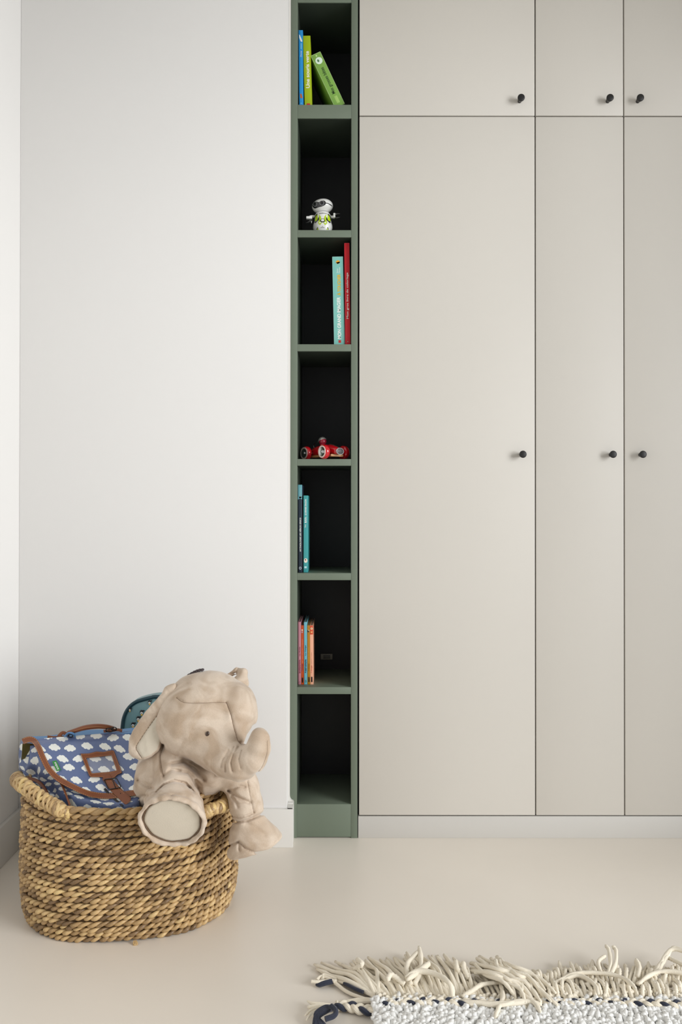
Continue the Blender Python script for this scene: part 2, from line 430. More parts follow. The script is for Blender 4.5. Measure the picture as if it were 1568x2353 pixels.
# niche 6
G6 = None
DS = 2.858
book('pink slim picture book at the left end of the sixth niche', 685.8, 692.3, 1429, 685.6, DS, 5, 0.19, (202, 136, 148),
     [('t', 'spine_title', 'BARBAPAPA', 0.18, 0.40, 0.55, 0.5, (126, 28, 56), 0.03), ('t', 'spine_title', 'La Rose', 0.455, 0.60, 0.52, 0.45, (140, 52, 78), 0.02),
      ('c', 'round_logo', 0.5, 0.035, 0.26, 0.40, (150, 90, 104)), ('c', 'logo_centre', 0.5, 0.035, 0.16, 0.28, (202, 136, 148), 0.0007)], group=G6)
book('burnt orange slim book between the pink and the sky blue books', 692.3, 698.6, 1437, 691.9, DS, 5, 0.18, (200, 78, 26),
     [('t', 'spine_title', 'fait une surprise à maman', 0.36, 0.765, 0.55, 0.5, (240, 150, 112), 0.01),
      ('t', 'spine_title', 'T’choupi', 0.22, 0.345, 0.5, 0.55, (96, 40, 84), 0.02),
      ('c', 'head_drawing', 0.45, 0.92, 0.26, 0.26, (244, 232, 206)), ('c', 'head_drawing', 0.42, 0.885, 0.24, 0.3, (196, 168, 180)),
      ('b', 'publisher_label', 0.24, 0.78, 0.03, 0.115, (44, 16, 12)), ('b', 'label_mark', 0.42, 0.6, 0.045, 0.1, (190, 160, 150))], group=G6)
book('sky blue slim picture book in the middle of the sixth niche row', 699.9, 706.4, 1429.5, 699.2, DS, 5, 0.19, (112, 184, 200),
     [('t', 'spine_title', 'BARBAPAPA', 0.185, 0.405, 0.5, 0.55, (14, 34, 76), 0.04), ('t', 'spine_title', 'La Neige', 0.46, 0.63, 0.5, 0.5, (22, 78, 104), 0.025),
      ('c', 'round_logo', 0.5, 0.05, 0.26, 0.42, (16, 70, 80)), ('c', 'logo_centre', 0.5, 0.05, 0.13, 0.25, (112, 184, 200), 0.0007)], group=G6, edge=(150, 210, 220))
book('mustard yellow slim book between the sky blue and the peach books', 707.2, 713.2, 1437, 706.4, DS, 5, 0.18, (182, 124, 22),
     [('t', 'spine_title', 'a perdu son doudou', 0.37, 0.635, 0.5, 0.45, (214, 170, 74), 0.01),
      ('t', 'spine_title', 'T’choupi', 0.225, 0.35, 0.55, 0.5, (110, 62, 18), 0.02),
      ('c', 'head_drawing', 0.35, 0.90, 0.3, 0.42, (40, 36, 26)), ('c', 'head_drawing', 0.6, 0.915, 0.16, 0.2, (236, 226, 200), 0.0007),
      ('b', 'publisher_label', 0.3, 0.8, 0.04, 0.125, (52, 26, 12)), ('b', 'label_mark', 0.45, 0.6, 0.055, 0.1, (160, 120, 90))], group=G6)
book('peach slim book with an orange-red head, right end of the sixth niche row', 713.8, 720.6, 1437, 712.8, DS, 5, 0.18, (244, 178, 146),
     [('b', 'red_band', -0.01, 1.01, 0.845, 0.998, (216, 84, 52)),
      ('t', 'spine_title', 'Les petits mots', 0.28, 0.54, 0.45, 0.34, (176, 120, 96), 0.0),
      ('t', 'spine_title', 'T’choupi', 0.19, 0.315, 0.45, 0.5, (196, 62, 30), 0.02),
      ('c', 'head_drawing', 0.52, 0.945, 0.36, 0.36, (250, 222, 176), 0.0006), ('c', 'head_drawing', 0.52, 0.945, 0.15, 0.13, (120, 50, 30), 0.0009),
      ('c', 'head_drawing', 0.5, 0.885, 0.28, 0.24, (244, 190, 120), 0.0006),
      ('b', 'publisher_label', 0.2, 0.7, 0.04, 0.13, (40, 24, 26)), ('b', 'label_mark', 0.38, 0.54, 0.05, 0.115, (230, 220, 214))], group=G6, edge=(248, 196, 164))

# socket plate on the back panel of niche 6
DB = DC+DEP-0.012
sx0, sx1 = X(737, DB, 1508), X(764.5, DB, 1508); sz0, sz1 = Z(1515, DB), Z(1502, DB)
t = thing('wall_socket', 'small grey socket plate on the dark back of the sixth niche', 'socket', ((sx0+sx1)/2, DB, sz0))
m = MB(); m.box(sx0, sx1, DB-0.007, DB, sz0, sz1, 0.0015); m.obj('plate', ink('socket_plastic', (150, 144, 128)), t, False)
m = MB(); m.box(sx0+0.011, sx1-0.009, DB-0.009, DB-0.006, sz0+0.004, sz1-0.004, 0.001); m.obj('insert', ink('socket_insert', (92, 90, 82)), t, False)

# ------------------------------------------------------------------ robot (niche 2)
def robot():
    D = 2.875
    s = D/F
    zs = SH[1] + 0.0002
    cx = X(742, D, 500)
    t = thing('toy_robot', 'small white toy robot with black goggles and lime green chest in the second niche', 'toy robot', (cx, D, zs))
    wh = mat('white_plastic', (226, 226, 222), 0.25, 0.01, 5, coat=0.4); bl = mat('black_plastic', (18, 18, 20), 0.18, 0.05, 5, coat=0.5)
    li = mat('lime_plastic', (176, 206, 14), 0.3, 0.02, 5); gr = mat('grey_ring', (120, 120, 122), 0.3, 0.02, 5)
    A = lambda px, py, d=0.0: P(px, py, D+d)
    zt = lambda py: A(742, py)[2]
    # body: lathed torso, wider skirt
    zb = zs
    pr = [(0.0, 0.020), (0.003, 0.026), (0.010, 0.031), (0.022, 0.0355), (0.030, 0.0350), (0.038, 0.0315), (0.052, 0.0305), (0.060, 0.0285), (0.066, 0.0235), (0.069, 0.015)]
    hgt = zt(488) - zb
    k = hgt/0.069
    m = MB(); m.lathe((cx, D, zb), (0, 0, 1), [(h*k, r) for h, r in pr], 40); body = m.obj('body', wh, t)
    bvh = BVHTree.FromPolygons([Vector(v) for v in m.v], m.f)
    def patch(name, outline, mt, lift=0.0006, parent=t):
        """a marking wrapped on the torso: outline in photo pixels"""
        pts = []
        for (px, py) in outline:
            q = P(px, py, D); d = Vector(q - CAMP).normalized(); hit = bvh.ray_cast(Vector(CAMP), d)
            if hit[0] is None: continue
            pts.append(hit[0] + hit[1]*lift*(1 if hit[1].dot(d) < 0 else -1))
        c = sum(pts, Vector())/len(pts)
        d = Vector((0, -1, 0)); hit = bvh.ray_cast(c + d*0.1, -d)
        if hit[0] is not None: c = hit[0] + Vector((0, -lift, 0))
        n = len(pts)
        return mesh_obj(name, [tuple(c)] + [tuple(p) for p in pts], [[0, i+1, (i+1) % n+1] for i in range(n)], mt, parent, False)
    q = lambda x, y: (650 + x/8.25, 420 + y/8.25)
    for mir in (0, 1):
        f = (lambda x, y: q(x, y)) if not mir else (lambda x, y: q(1514 - x, y))
        patch('green_panel', [f(625, 620), f(662, 605), f(665, 700), f(640, 730), f(612, 735), f(612, 680)], li, 0.0008)
        patch('green_panel', [f(690, 600), f(722, 640), f(735, 700), f(740, 760), f(712, 800), f(690, 790), f(672, 755), f(690, 700)], li, 0.0008)
        patch('black_line', [f(668, 590), f(640, 600), f(605, 650), f(600, 720), f(608, 722), f(618, 655), f(650, 612)], bl, 0.0012)
        patch('black_line', [f(680, 655), f(692, 660), f(692, 705), f(622, 768), f(608, 745), f(680, 695)], bl, 0.0012)
        patch('green_foot_panel', [f(668, 850), f(680, 880), f(680, 892), f(650, 892), f(652, 870)], li, 0.0008)
        patch('black_line', [f(668, 836), f(650, 860), f(645, 892), f(652, 892), f(660, 862), f(672, 845)], bl, 0.0012)
    patch('black_line', [q(690, 585), q(757, 572), q(835, 585), q(835, 592), q(757, 582), q(690, 594)], bl, 0.0011)
    patch('chest_ring', [q(757+46*math.cos(a*math.pi/12), 716+36*math.sin(a*math.pi/12)) for a in range(24)], bl, 0.0011)
    patch('chest_button', [q(757+30*math.cos(a*math.pi/12), 714+24*math.sin(a*math.pi/12)) for a in range(24)], wh, 0.0018)
    patch('small_print', [q(722, 846), q(792, 846), q(792, 854), q(722, 854)], bl, 0.0009)
    patch('small_print', [q(745, 824), q(768, 824), q(768, 831), q(745, 831)], bl, 0.0009)
    # neck and head
    m = MB(); m.lathe((cx, D, zt(490)), (0, 0, 1), [(-0.004, 0.021), (0.004, 0.018)], 30); m.obj('neck', gr, t)
    hc = A(741.5, 474.5); Rh = Matrix.Rotation(-0.10, 3, 'Y')
    m = MB(); m.ell(hc, (24.3*s, 0.036, 16.2*s), Rh, seg=48, ring=28); head = m.obj('head', wh, t)
    hb = BVHTree.FromPolygons([Vector(v) for v in m.v], m.f)
    def hp(px, py, lift):
        qd = P(px, py, D); d = Vector(qd - CAMP).normalized(); hit = hb.ray_cast(Vector(CAMP), d)
        if hit[0] is None: hit = hb.find_nearest(Vector(P(px, py, D-0.01)))
        return hit[0] + hit[1].normalized()*lift
    def wrap(name, outline, mt, lift, parent):
        pts = [hp(*p, lift) for p in outline]; cpx = sum(p[0] for p in outline)/len(outline); cpy = sum(p[1] for p in outline)/len(outline)
        v = [hp(cpx, cpy, lift)]; n = len(pts); rings = [0.35, 0.7, 1.0]
        for r in rings:
            for p in outline: v.append(hp(cpx+(p[0]-cpx)*r, cpy+(p[1]-cpy)*r, lift))
        f = [[0, 1+i, 1+(i+1) % n] for i in range(n)]
        for a in range(2):
            f += [[1+a*n+i, 1+(a+1)*n+i, 1+(a+1)*n+(i+1) % n, 1+a*n+(i+1) % n] for i in range(n)]
        return mesh_obj(name, [tuple(x) for x in v], f, mt, parent, True)
    vis = resample([q(*p)+(0,) for p in [(565, 432), (592, 392), (640, 362), (690, 368), (735, 340), (795, 345), (818, 385), (800, 420), (750, 445), (690, 462), (615, 485), (580, 465), (565, 432)]], 48)
    wrap('visor', [(p[0], p[1]) for p in vis[:-1]], bl, 0.0008, head)
    for (ex, ey, rx, ry) in ((618, 408, 38, 46), (742, 385, 44, 44)):
        ring = [q(ex+rx*math.cos(a*math.pi/16), ey+ry*math.sin(a*math.pi/16)) for a in range(32)]
        wrap('eye_ring', ring, gr, 0.0014, head)
        wrap('eye_lens', [q(ex+rx*0.72*math.cos(a*math.pi/16), ey+ry*0.72*math.sin(a*math.pi/16)) for a in range(32)], bl, 0.002, head)
    wrap('headband', [q(*p) for p in [(812, 378), (860, 385), (915, 418), (938, 440), (935, 448), (905, 428), (855, 395), (812, 390)]], bl, 0.001, head)
    # arms
    for side in (0, 1):
        m = MB()
        if side == 0:
            m.tube([A(*q(600, 640)), A(*q(545, 640), -0.004), A(*q(505, 650), -0.012)], [0.0045, 0.005, 0.0045], 12)
            m.box(*sorted((A(*q(452, 0))[0], A(*q(562, 0))[0])), D-0.024, D-0.008, A(*q(500, 722))[2], A(*q(500, 676))[2], 0.0015)
            m.tube([A(*q(545, 720), -0.016), A(*q(545, 765), -0.018)], [0.002, 0.0006], 8)
        else:
            m.tube([A(*q(905, 645)), A(*q(950, 650), -0.004), A(*q(985, 650), -0.01)], [0.0045, 0.005, 0.0045], 12)
            m.box(*sorted((A(*q(962, 0))[0], A(*q(998, 0))[0])), D-0.018, D-0.002, A(*q(985, 690))[2], A(*q(985, 605))[2], 0.0012)
            m.tube([A(*q(992, 612), -0.01), A(*q(1010, 590), -0.012), A(*q(1035, 584), -0.014)], [0.0018, 0.0012, 0.0006], 8)
        a = m.obj('arm', wh, t)
        m = MB()
        if side == 0:
            m.tube([A(*q(555, 700), -0.02), A(*q(500, 745), -0.03), A(*q(440, 760), -0.034)], [0.003, 0.0025, 0.001], 8)
        else:
            m.tube([A(*q(990, 620), -0.012), A(*q(1040, 588), -0.02), A(*q(1090, 590), -0.024)], [0.003, 0.0025, 0.001], 8)
            m.tube([A(*q(990, 670), -0.012), A(*q(1040, 665), -0.02), A(*q(1085, 655), -0.024)], [0.003, 0.0025, 0.001], 8)
        m.obj('claw', bl, a)
robot()

# ------------------------------------------------------------------ toy racing car (niche 4)
def car():
    D = 2.87; zs = SH[3] + 0.0002
    q = lambda x, y: (650 + x/8.25, 960 + y/8.25)
    t = thing('toy_car', 'red wooden toy racing car with silver hubs and a helmeted driver in the fourth niche', 'toy car', (X(742, D, 1030), D, zs))
    red = mat('red_lacquer', (196, 18, 30), 0.14, 0.03, 8, coat=0.8); chrome = mat('chrome', (205, 205, 205), 0.12, 0.02, 8, metal=1.0)
    wood = mat('maple_wood', (176, 128, 84), 0.4, 0.12, 40); silver = mat('satin_silver', (200, 196, 190), 0.3, 0.03, 8, metal=0.7)
    satin = mat('satin_grille', (150, 150, 150), 0.45, 0.02, 8, metal=0.6)
    dark = mat('grille_black', (22, 24, 24), 0.4); cream = mat('cream_tyre_edge', (232, 208, 196), 0.3)
    # local frame: u along the car to its nose, v to the viewer side, w up
    yaw = math.radians(-52)
    U = np.array([math.cos(yaw), math.sin(yaw), 0]); V = np.array([math.sin(yaw), -math.cos(yaw), 0]); Wv = np.array([0, 0, 1.0])
    O = np.array([-0.0575, D+0.014, zs])
    t.location = O; ORG[t.name] = O.copy()
    L = lambda u, v, w: tuple(O + U*u + V*v + Wv*w)
    r = 0.0198
    # body: lofted teardrop
    secs = [(-0.066, 0.006, 0.014, 0.022), (-0.058, 0.013, 0.012, 0.031), (-0.04, 0.018, 0.011, 0.038), (-0.012, 0.020, 0.011, 0.042), (0.014, 0.0195, 0.011, 0.043), (0.038, 0.0175, 0.012, 0.0395), (0.056, 0.0145, 0.013, 0.033), (0.066, 0.0125, 0.014, 0.028)]
    n = 24; v = []; f = []
    for (u, hw, lo, hi) in secs:
        for k in range(n):
            a = 2*math.pi*k/n; c, s_ = math.cos(a), math.sin(a)
            v.append(L(u, hw*math.copysign(abs(c)**0.7, c), (lo+hi)/2 + (hi-lo)/2*math.copysign(abs(s_)**0.8, s_)))
    for i in range(len(secs)-1):
        for k in range(n): f.append([i*n+k, i*n+(k+1) % n, (i+1)*n+(k+1) % n, (i+1)*n+k])
    f += [list(range(n)), [(len(secs)-1)*n+k for k in range(n)]]
    body = mesh_obj('body', v, f, red, t)
    m = MB(); c8 = lambda u0, u1, v0, v1, w0, w1: [L(a, b, c) for a in (u0, u1) for b in (v0, v1) for c in (w0, w1)]
    def lbox(m, *a, mi=0): m.add(c8(*a), [[0, 1, 3, 2], [4, 6, 7, 5], [0, 4, 5, 1], [2, 3, 7, 6], [0, 2, 6, 4], [1, 5, 7, 3]], mi)
    lbox(m, -0.05, 0.055, -0.021, 0.021, 0.0075, 0.0135); m.obj('chassis', wood, t, False)
    # grille with chrome rim
    m = MB(); m.ell(L(0.0655, 0, 0.0215), (0.0035, 0.0035, 0.0035))
    m = MB(); path = [L(0.0675, 0.0125*math.cos(a), 0.021+0.0085*math.sin(a)) for a in np.linspace(0, 2*math.pi, 25)]
    m.tube(path, 0.0011, 8); g = m.obj('grille_rim', satin, t)
    m = MB(); ring = [L(0.0665, 0.0118*math.cos(a), 0.021+0.008*math.sin(a)) for a in np.linspace(0, 2*math.pi, 24, endpoint=False)]
    m.add(ring + [L(0.069, 0, 0.021)], [[i, (i+1) % 24, 24] for i in range(24)])
    m.obj('grille', dark, t)
    for k in range(-3, 4):
        m = MB(); hh = 0.0078*math.sqrt(max(0, 1-(k/4)**2)); m.tube([L(0.0685, k*0.003, 0.021-hh), L(0.0698, k*0.003, 0.021), L(0.0685, k*0.003, 0.021+hh)], 0.0002, 6); m.obj('grille_bar', satin, g)
    m = MB(); m.tube(resample([L(0.02, 0, 0.0435), L(0.04, 0, 0.0395), L(0.056, 0, 0.034), L(0.067, 0, 0.0295)], 20), 0.0011, 8); m.obj('bonnet_strip', chrome, t)
    # wheels
    for (u, sd) in ((-0.044, 1), (0.0405, 1), (-0.044, -1), (0.0405, -1)):
        c = L(u, sd*0.0265, r); ax = tuple(V*sd)
        prof = [(0, 0.006), (0.0, r*0.80), (0.0025, r*0.96), (0.007, r), (0.0115, r*0.97), (0.0145, r*0.86), (0.0132, r*0.80), (0.0124, r*0.60)]
        m = MB(); m.lathe(c, ax, prof, 40); w = m.obj('wheel', red, t)
        m = MB(); e = Vector(ax); m.lathe(c, ax, [(0.0138, r*0.60), (0.0156, r*0.66), (0.0160, r*0.78), (0.0156, r*0.84), (0.0138, r*0.84)], 40); m.obj('tyre_edge', cream, w)
        m = MB(); m.lathe(c, ax, [(0.0130, r*0.66), (0.0154, r*0.64), (0.0140, r*0.44), (0.0140, r*0.24), (0.0160, r*0.20), (0.0172, r*0.10), (0.0174, 0.0001)], 40); m.obj('hub_cap', chrome, w)
    # axles
    for u in (-0.044, 0.0405):
        m = MB(); m.tube([L(u, -0.029, r), L(u, 0.029, r)], 0.002, 10); m.obj('axle', chrome, t)
    # driver and roll hoop
    m = MB(); m.lathe(L(-0.012, 0, 0.038), (0, 0, 1), [(0, 0.008), (0.010, 0.006)], 20); m.obj('neck', red, t)
    m = MB(); m.ell(L(-0.012, 0, 0.053), (0.0108, 0.0108, 0.0108)); dh = m.obj('driver_head', mat('driver_wood', (150, 30, 50), 0.25, 0.05, 9), t)
    m = MB(); bm = bmesh.new(); bmesh.ops.create_uvsphere(bm, u_segments=28, v_segments=18, radius=0.0120)
    Rr = Matrix.Rotation(0.30, 3, 'Y')
    bmesh.ops.delete(bm, geom=[x for x in bm.verts if x.co.z < -0.0005], context='VERTS')
    Cc = Vector(L(-0.0128, 0, 0.0538)); ya = Matrix.Rotation(yaw, 3, 'Z') @ Matrix.Rotation(-0.45, 3, 'Y')
    m.bm(bm, 0, lambda x: ya @ Vector((x.x, x.y, x.z)) + Cc); m.obj('helmet', silver, dh)
    m = MB(); m.tube(resample([L(-0.052, 0, 0.034), L(-0.054, 0, 0.044), L(-0.047, 0, 0.051), L(-0.034, 0, 0.053)], 18), 0.0011, 8); m.obj('roll_hoop', chrome, t)
    for ob in t.children_recursive:
        for vv in ob.data.vertices: vv.co *= 1.3
        ob.data.update()
car()
# ------------------------------------------------------------------ implicit surfaces (soft plush shapes)
def surface_nets(Fv, org, h):
    s = Fv < 0
    nx, ny, nz = Fv.shape
    acc = np.zeros((nx-1, ny-1, nz-1, 3)); cnt = np.zeros((nx-1, ny-1, nz-1))
    C = [(a, b, c) for a in (0, 1) for b in (0, 1) for c in (0, 1)]
    sl = lambda A, c: A[c[0]:nx-1+c[0], c[1]:ny-1+c[1], c[2]:nz-1+c[2]]
    for i, a in enumerate(C):
        for b in C[i+1:]:
            if sum(abs(p-q) for p, q in zip(a, b)) != 1: continue
            fa, fb = sl(Fv, a), sl(Fv, b); ch = sl(s, a) != sl(s, b)
            t = np.where(ch, fa/np.where(fa-fb == 0, 1, fa-fb), 0)
            for k in range(3): acc[..., k] += np.where(ch, a[k] + t*(b[k]-a[k]), 0)
            cnt += ch
    act = cnt > 0
    idx = -np.ones(act.shape, dtype=np.int64); idx[act] = np.arange(act.sum())
    I = np.argwhere(act)
    V = (I + acc[act]/cnt[act][:, None])*h + np.asarray(org)
    Q = []
    for ax in range(3):
        a = [slice(1, -1)]*3; a[ax] = slice(0, -1)
        b = [slice(1, -1)]*3; b[ax] = slice(1, None)
        sa, sb = s[tuple(a)], s[tuple(b)]
        E = np.argwhere(sa != sb)
        base = E.copy()
        for k in range(3):
            if k != ax: base[:, k] += 1
        u, w = [(1, 2), (2, 0), (0, 1)][ax]
        def cell(du, dw):
            c = base.copy(); c[:, u] += du; c[:, w] += dw
            return idx[c[:, 0], c[:, 1], c[:, 2]]
        q = np.stack([cell(-1, -1), cell(0, -1), cell(0, 0), cell(-1, 0)], 1)
        inside = sa[tuple(E.T)]
        q[~inside] = q[~inside][:, ::-1]
        Q.append(q)
    Q = np.vstack(Q)
    return V, Q[(Q >= 0).all(1)]

def smin(a, b, k):
    h = np.clip(0.5 + 0.5*(b-a)/k, 0, 1)
    return b + (a-b)*h - k*h*(1-h)
def sd_ell(p, c, r, R=None):
    q = p - np.asarray(c)
    if R is not None: q = q @ R
    r = np.asarray(r)
    k0 = np.linalg.norm(q/r, axis=-1); k1 = np.linalg.norm(q/(r*r), axis=-1) + 1e-9
    return k0*(k0-1)/k1
def sd_cap(p, a, b, ra, rb):
    a = np.asarray(a); b = np.asarray(b); ab = b-a
    t = np.clip(((p-a) @ ab)/(ab @ ab), 0, 1)
    return np.linalg.norm(p - a - t[..., None]*ab, axis=-1) - (ra + (rb-ra)*t)
def dist_poly2(px, py, line):
    """distance in photograph pixels to an open polyline, and the fraction along it"""
    d = np.full(px.shape, 1e9, dtype=px.dtype)
    for (ax, ay), (bx, by) in zip(line[:-1], line[1:]):
        vx, vy = bx-ax, by-ay
        t = np.clip(((px-ax)*vx + (py-ay)*vy)/(vx*vx+vy*vy), 0, 1)
        d = np.minimum(d, np.hypot(px-ax-t*vx, py-ay-t*vy))
    return d
def grid(lo, hi, h):
    ax = [np.arange(lo[k], hi[k]+h, h) for k in range(3)]
    g = np.stack(np.meshgrid(*ax, indexing='ij'), -1).astype(np.float32)
    return g

# ------------------------------------------------------------------ basket
BC = np.array([X(296, 2.36)+0.0135, 2.36, 0.0]); BA, BB = 0.303, 0.232; BROT = math.radians(7)
def b_rad(t):     # profile factor over the height 0..1
    return np.interp(t, [0, 0.05, 0.15, 0.35, 0.6, 0.85, 1.0], [0.925, 0.955, 0.985, 1.0, 0.995, 0.985, 0.975])
HRIM = 0.372
def rim_sag(a):   # rim height by angle: lower where the elephant's arm lies, higher at the handles
    return HRIM + 0.012*np.cos(2*a) - 0.012*np.exp(-((a+1.2)/0.5)**2)
def b_pt(a, t, off=0.0):
    """a: angle, t: height fraction, off: outward offset"""
    f = b_rad(t)
    n = 2.25
    c, s = np.cos(a), np.sin(a)
    k = (np.abs(c)**n + np.abs(s)**n)**(-1/n)
    x = (BA*f*k + off)*c; y = (BB*f*k + off)*s
    # soft dent in the right front, where the wall of the basket folds in
    am = (a+math.pi) % (2*math.pi) - math.pi
    dent = 0.016*np.exp(-((am+0.50)/0.20)**2)*np.exp(-((t-0.55)/0.33)**2)
    x = x - dent*c*1.2; y = y - dent*s*0.8
    z = t*rim_sag(a)
    cr, sr = math.cos(BROT), math.sin(BROT)
    return np.stack([BC[0] + x*cr - y*sr, BC[1] + x*sr + y*cr, z + 0*a], -1)

straw = bpy.data.materials.new('water_hyacinth'); straw.use_nodes = True
nt = straw.node_tree; bs = nt.nodes['Principled BSDF']
at = nt.nodes.new('ShaderNodeAttribute'); at.attribute_name = 'straw_tone'
tc = nt.nodes.new('ShaderNodeTexCoord')
nz = nt.nodes.new('ShaderNodeTexNoise'); nz.inputs['Scale'].default_value = 260; nz.inputs['Detail'].default_value = 3
nz2 = nt.nodes.new('ShaderNodeTexNoise'); nz2.inputs['Scale'].default_value = 9
nt.links.new(tc.outputs['Object'], nz.inputs['Vector']); nt.links.new(tc.outputs['Object'], nz2.inputs['Vector'])
ad = nt.nodes.new('ShaderNodeMath'); ad.operation = 'MULTIPLY_ADD'; ad.inputs[1].default_value = 0.28
nt.links.new(nz.outputs['Fac'], ad.inputs[0]); nt.links.new(at.outputs['Fac'], ad.inputs[2])
ad2 = nt.nodes.new('ShaderNodeMath'); ad2.operation = 'MULTIPLY_ADD'; ad2.inputs[1].default_value = 0.30
nt.links.new(nz2.outputs['Fac'], ad2.inputs[0]); nt.links.new(ad.outputs[0], ad2.inputs[2])
cr_ = nt.nodes.new('ShaderNodeValToRGB'); nt.links.new(ad2.outputs[0], cr_.inputs['Fac'])
el = cr_.color_ramp.elements
el[0].position = 0.22; el[0].color = srgb(100, 78, 54)
el[1].position = 1.12; el[1].color = srgb(226, 196, 134)
for pos, c in ((0.42, (142, 114, 80)), (0.62, (180, 148, 102)), (0.82, (204, 172, 122)), (0.95, (214, 186, 132))):
    e = el.new(min(pos, 1.0)); e.color = srgb(*c)
nt.links.new(cr_.outputs['Color'], bs.inputs['Base Color'])
bs.inputs['Roughness'].default_value = 0.42; bs.inputs['Specular IOR Level'].default_value = 0.45
bp = nt.nodes.new('ShaderNodeBump'); bp.inputs['Strength'].default_value = 0.35; bp.inputs['Distance'].default_value = 0.001
nt.links.new(nz.outputs['Fac'], bp.inputs['Height']); nt.links.new(bp.outputs['Normal'], bs.inputs['Normal'])

def rope(center, nrm, binrm, r_row, ntw, nst=2, seg=7, closed=True, fat=0.62, orbit=0.50, seed=0, per=14, hand=1, jitter=0.12, squash=1.0):
    """strands twisted round a centre line; returns vertices, quads and a tone per vertex"""
    g = np.random.default_rng(seed)
    n = len(center)
    V = []; Fq = []; T = []; base = 0
    u = np.arange(n)/(n if closed else n-1)
    for s in range(nst):
        # irregular twist rate
        ph = 2*math.pi*ntw*u
        wob = np.zeros(n)
        for k in range(1, 6): wob += g.normal()*0.35*np.sin(2*math.pi*k*u*(3 if closed else 1) + g.uniform(0, 6.28))/k*(1 if closed else 0.4)
        ph = hand*(ph + wob) + 2*math.pi*s/nst
        rr = r_row*(1 + jitter*np.interp(u*ntw*nst, np.arange(ntw*nst+1), g.normal(size=ntw*nst+1)))
        # each visible turn bulges in its middle
        bul = 0.60 + 0.50*(0.5+0.5*np.cos(ph))
        p = center + nrm*(np.cos(ph)*orbit*r_row)[:, None] + binrm*(np.sin(ph)*orbit*r_row*squash)[:, None]
        v, f = tube_np(p, rr*fat*bul, seg, 1.0, None, True, closed)
        seglen = ph*hand/(2*math.pi)
        ids = np.floor(seglen + 0.25).astype(int)
        tones = g.beta(3.2, 2.2, size=ids.max()-ids.min()+2)
        dark = g.random(len(tones)) < 0.14; tones[dark] *= 0.35
        tone = np.repeat(tones[ids-ids.min()], seg)
        V.append(v); T.append(tone); Fq += [[i+base for i in q] for q in f]; base += len(v)
    return np.vstack(V), Fq, np.concatenate(T)

def set_tone(o, tone, shift=-0.22, gain=0.75):
    a = o.data.attributes.new('straw_tone', 'FLOAT', 'POINT'); a.data.foreach_set('value', (np.asarray(tone)*gain+shift+0.15).astype(np.float32))

bk = thing('storage_basket', 'large oval woven straw storage basket with two braided handles standing on the floor', 'basket', (BC[0], BC[1], 0))
NR = 23; N = 720
ang = np.arange(N)/N*2*math.pi
V = []; FQ = []; T = []; base = 0
for r in range(NR):
    t = (r + 0.55)/NR
    last = r == NR-1
    rr = HRIM/NR/2*(1.10 if not last else 1.35)
    wz = 0.0014*np.sin(ang*3 + r*1.3) + 0.0012*np.sin(ang*7 + r*2.1)
    c = b_pt(ang, np.full(N, t)) + np.array([0, 0, 1])*wz[:, None]
    wr = 0.0015*np.sin(ang*5+r*1.7) + 0.001*np.sin(ang*11+r)
    out = b_pt(ang, np.full(N, t), 0.01) - b_pt(ang, np.full(N, t)); out /= np.linalg.norm(out, axis=1)[:, None]
    c = c + out*wr[:, None]
    up = np.tile([0, 0, 1.0], (N, 1))
    ntw = int(44 + rng.uniform(-4, 4)) if not last else 30
    v, f, tn = rope(c, out, up, rr*1.04, ntw, 2, 8, True, 0.57, 0.48, seed=100+r, hand=1, squash=0.74)
    V.append(v); T.append(tn); FQ += [[i+base for i in q] for q in f]; base += len(v)
o = mesh_obj('woven_wall', np.vstack(V), FQ, straw, bk); set_tone(o, np.concatenate(T))
# lining between the coils and the base disc
V = []; FQ = []
ts = np.linspace(0.0, 0.97, 24)
for t in ts: V.append(b_pt(ang[::8], np.full(N//8, t), -0.003))
for t in ts[::-1]: V.append(b_pt(ang[::8], np.full(N//8, t), -0.007))
V = np.vstack(V); k8 = N//8; V[:k8, 2] += 0.004
for i in range(2*len(ts)-1):
    for k in range(k8): FQ.append([i*k8+k, i*k8+(k+1) % k8, (i+1)*k8+(k+1) % k8, (i+1)*k8+k])
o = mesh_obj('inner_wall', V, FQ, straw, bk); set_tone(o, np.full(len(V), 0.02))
V = []; FQ = []; rings = np.linspace(0.0, 0.97, 30)
for i, f_ in enumerate(rings):
    q = b_pt(ang[::8], np.zeros(k8)); q = BC + (q-BC)*f_; q[:, 2] = 0.006 + 0.0025*math.sin(i*2.2); V.append(q)
V = np.vstack(V)
for i in range(len(rings)-1):
    for k in range(k8): FQ.append([i*k8+k, i*k8+(k+1) % k8, (i+1)*k8+(k+1) % k8, (i+1)*k8+k])
o = mesh_obj('base', V, FQ, straw, bk); set_tone(o, np.full(len(V), 0.3))
def handle(pts, r, seed):
    p = resample([P(*q) for q in pts], 150)
    t, s, b = frames(p)
    V = []; FQ = []; T = []; base = 0
    tp = np.clip(np.minimum(np.arange(150), 149-np.arange(150))/22.0, 0, 1)[:, None]*0.5+0.5
    s = s*tp; b = b*tp
    v, f, tn = rope(p, s, b, r, 9, 3, 9, False, 0.46, 0.60, seed=seed, hand=1, jitter=0.15)
    V.append(v); T.append(tn); FQ += f; base = len(v)
    v, f, tn = rope(p, s, b, r*1.02, 9, 3, 9, False, 0.40, 0.68, seed=seed+5, hand=-1, jitter=0.2)
    V.append(v); T.append(tn); FQ += [[i+base for i in q] for q in f]
    o = mesh_obj('handle', np.vstack(V), FQ, straw, bk); set_tone(o, np.concatenate(T), -0.12, 0.8); o['label'] = 'thick braided straw handle'
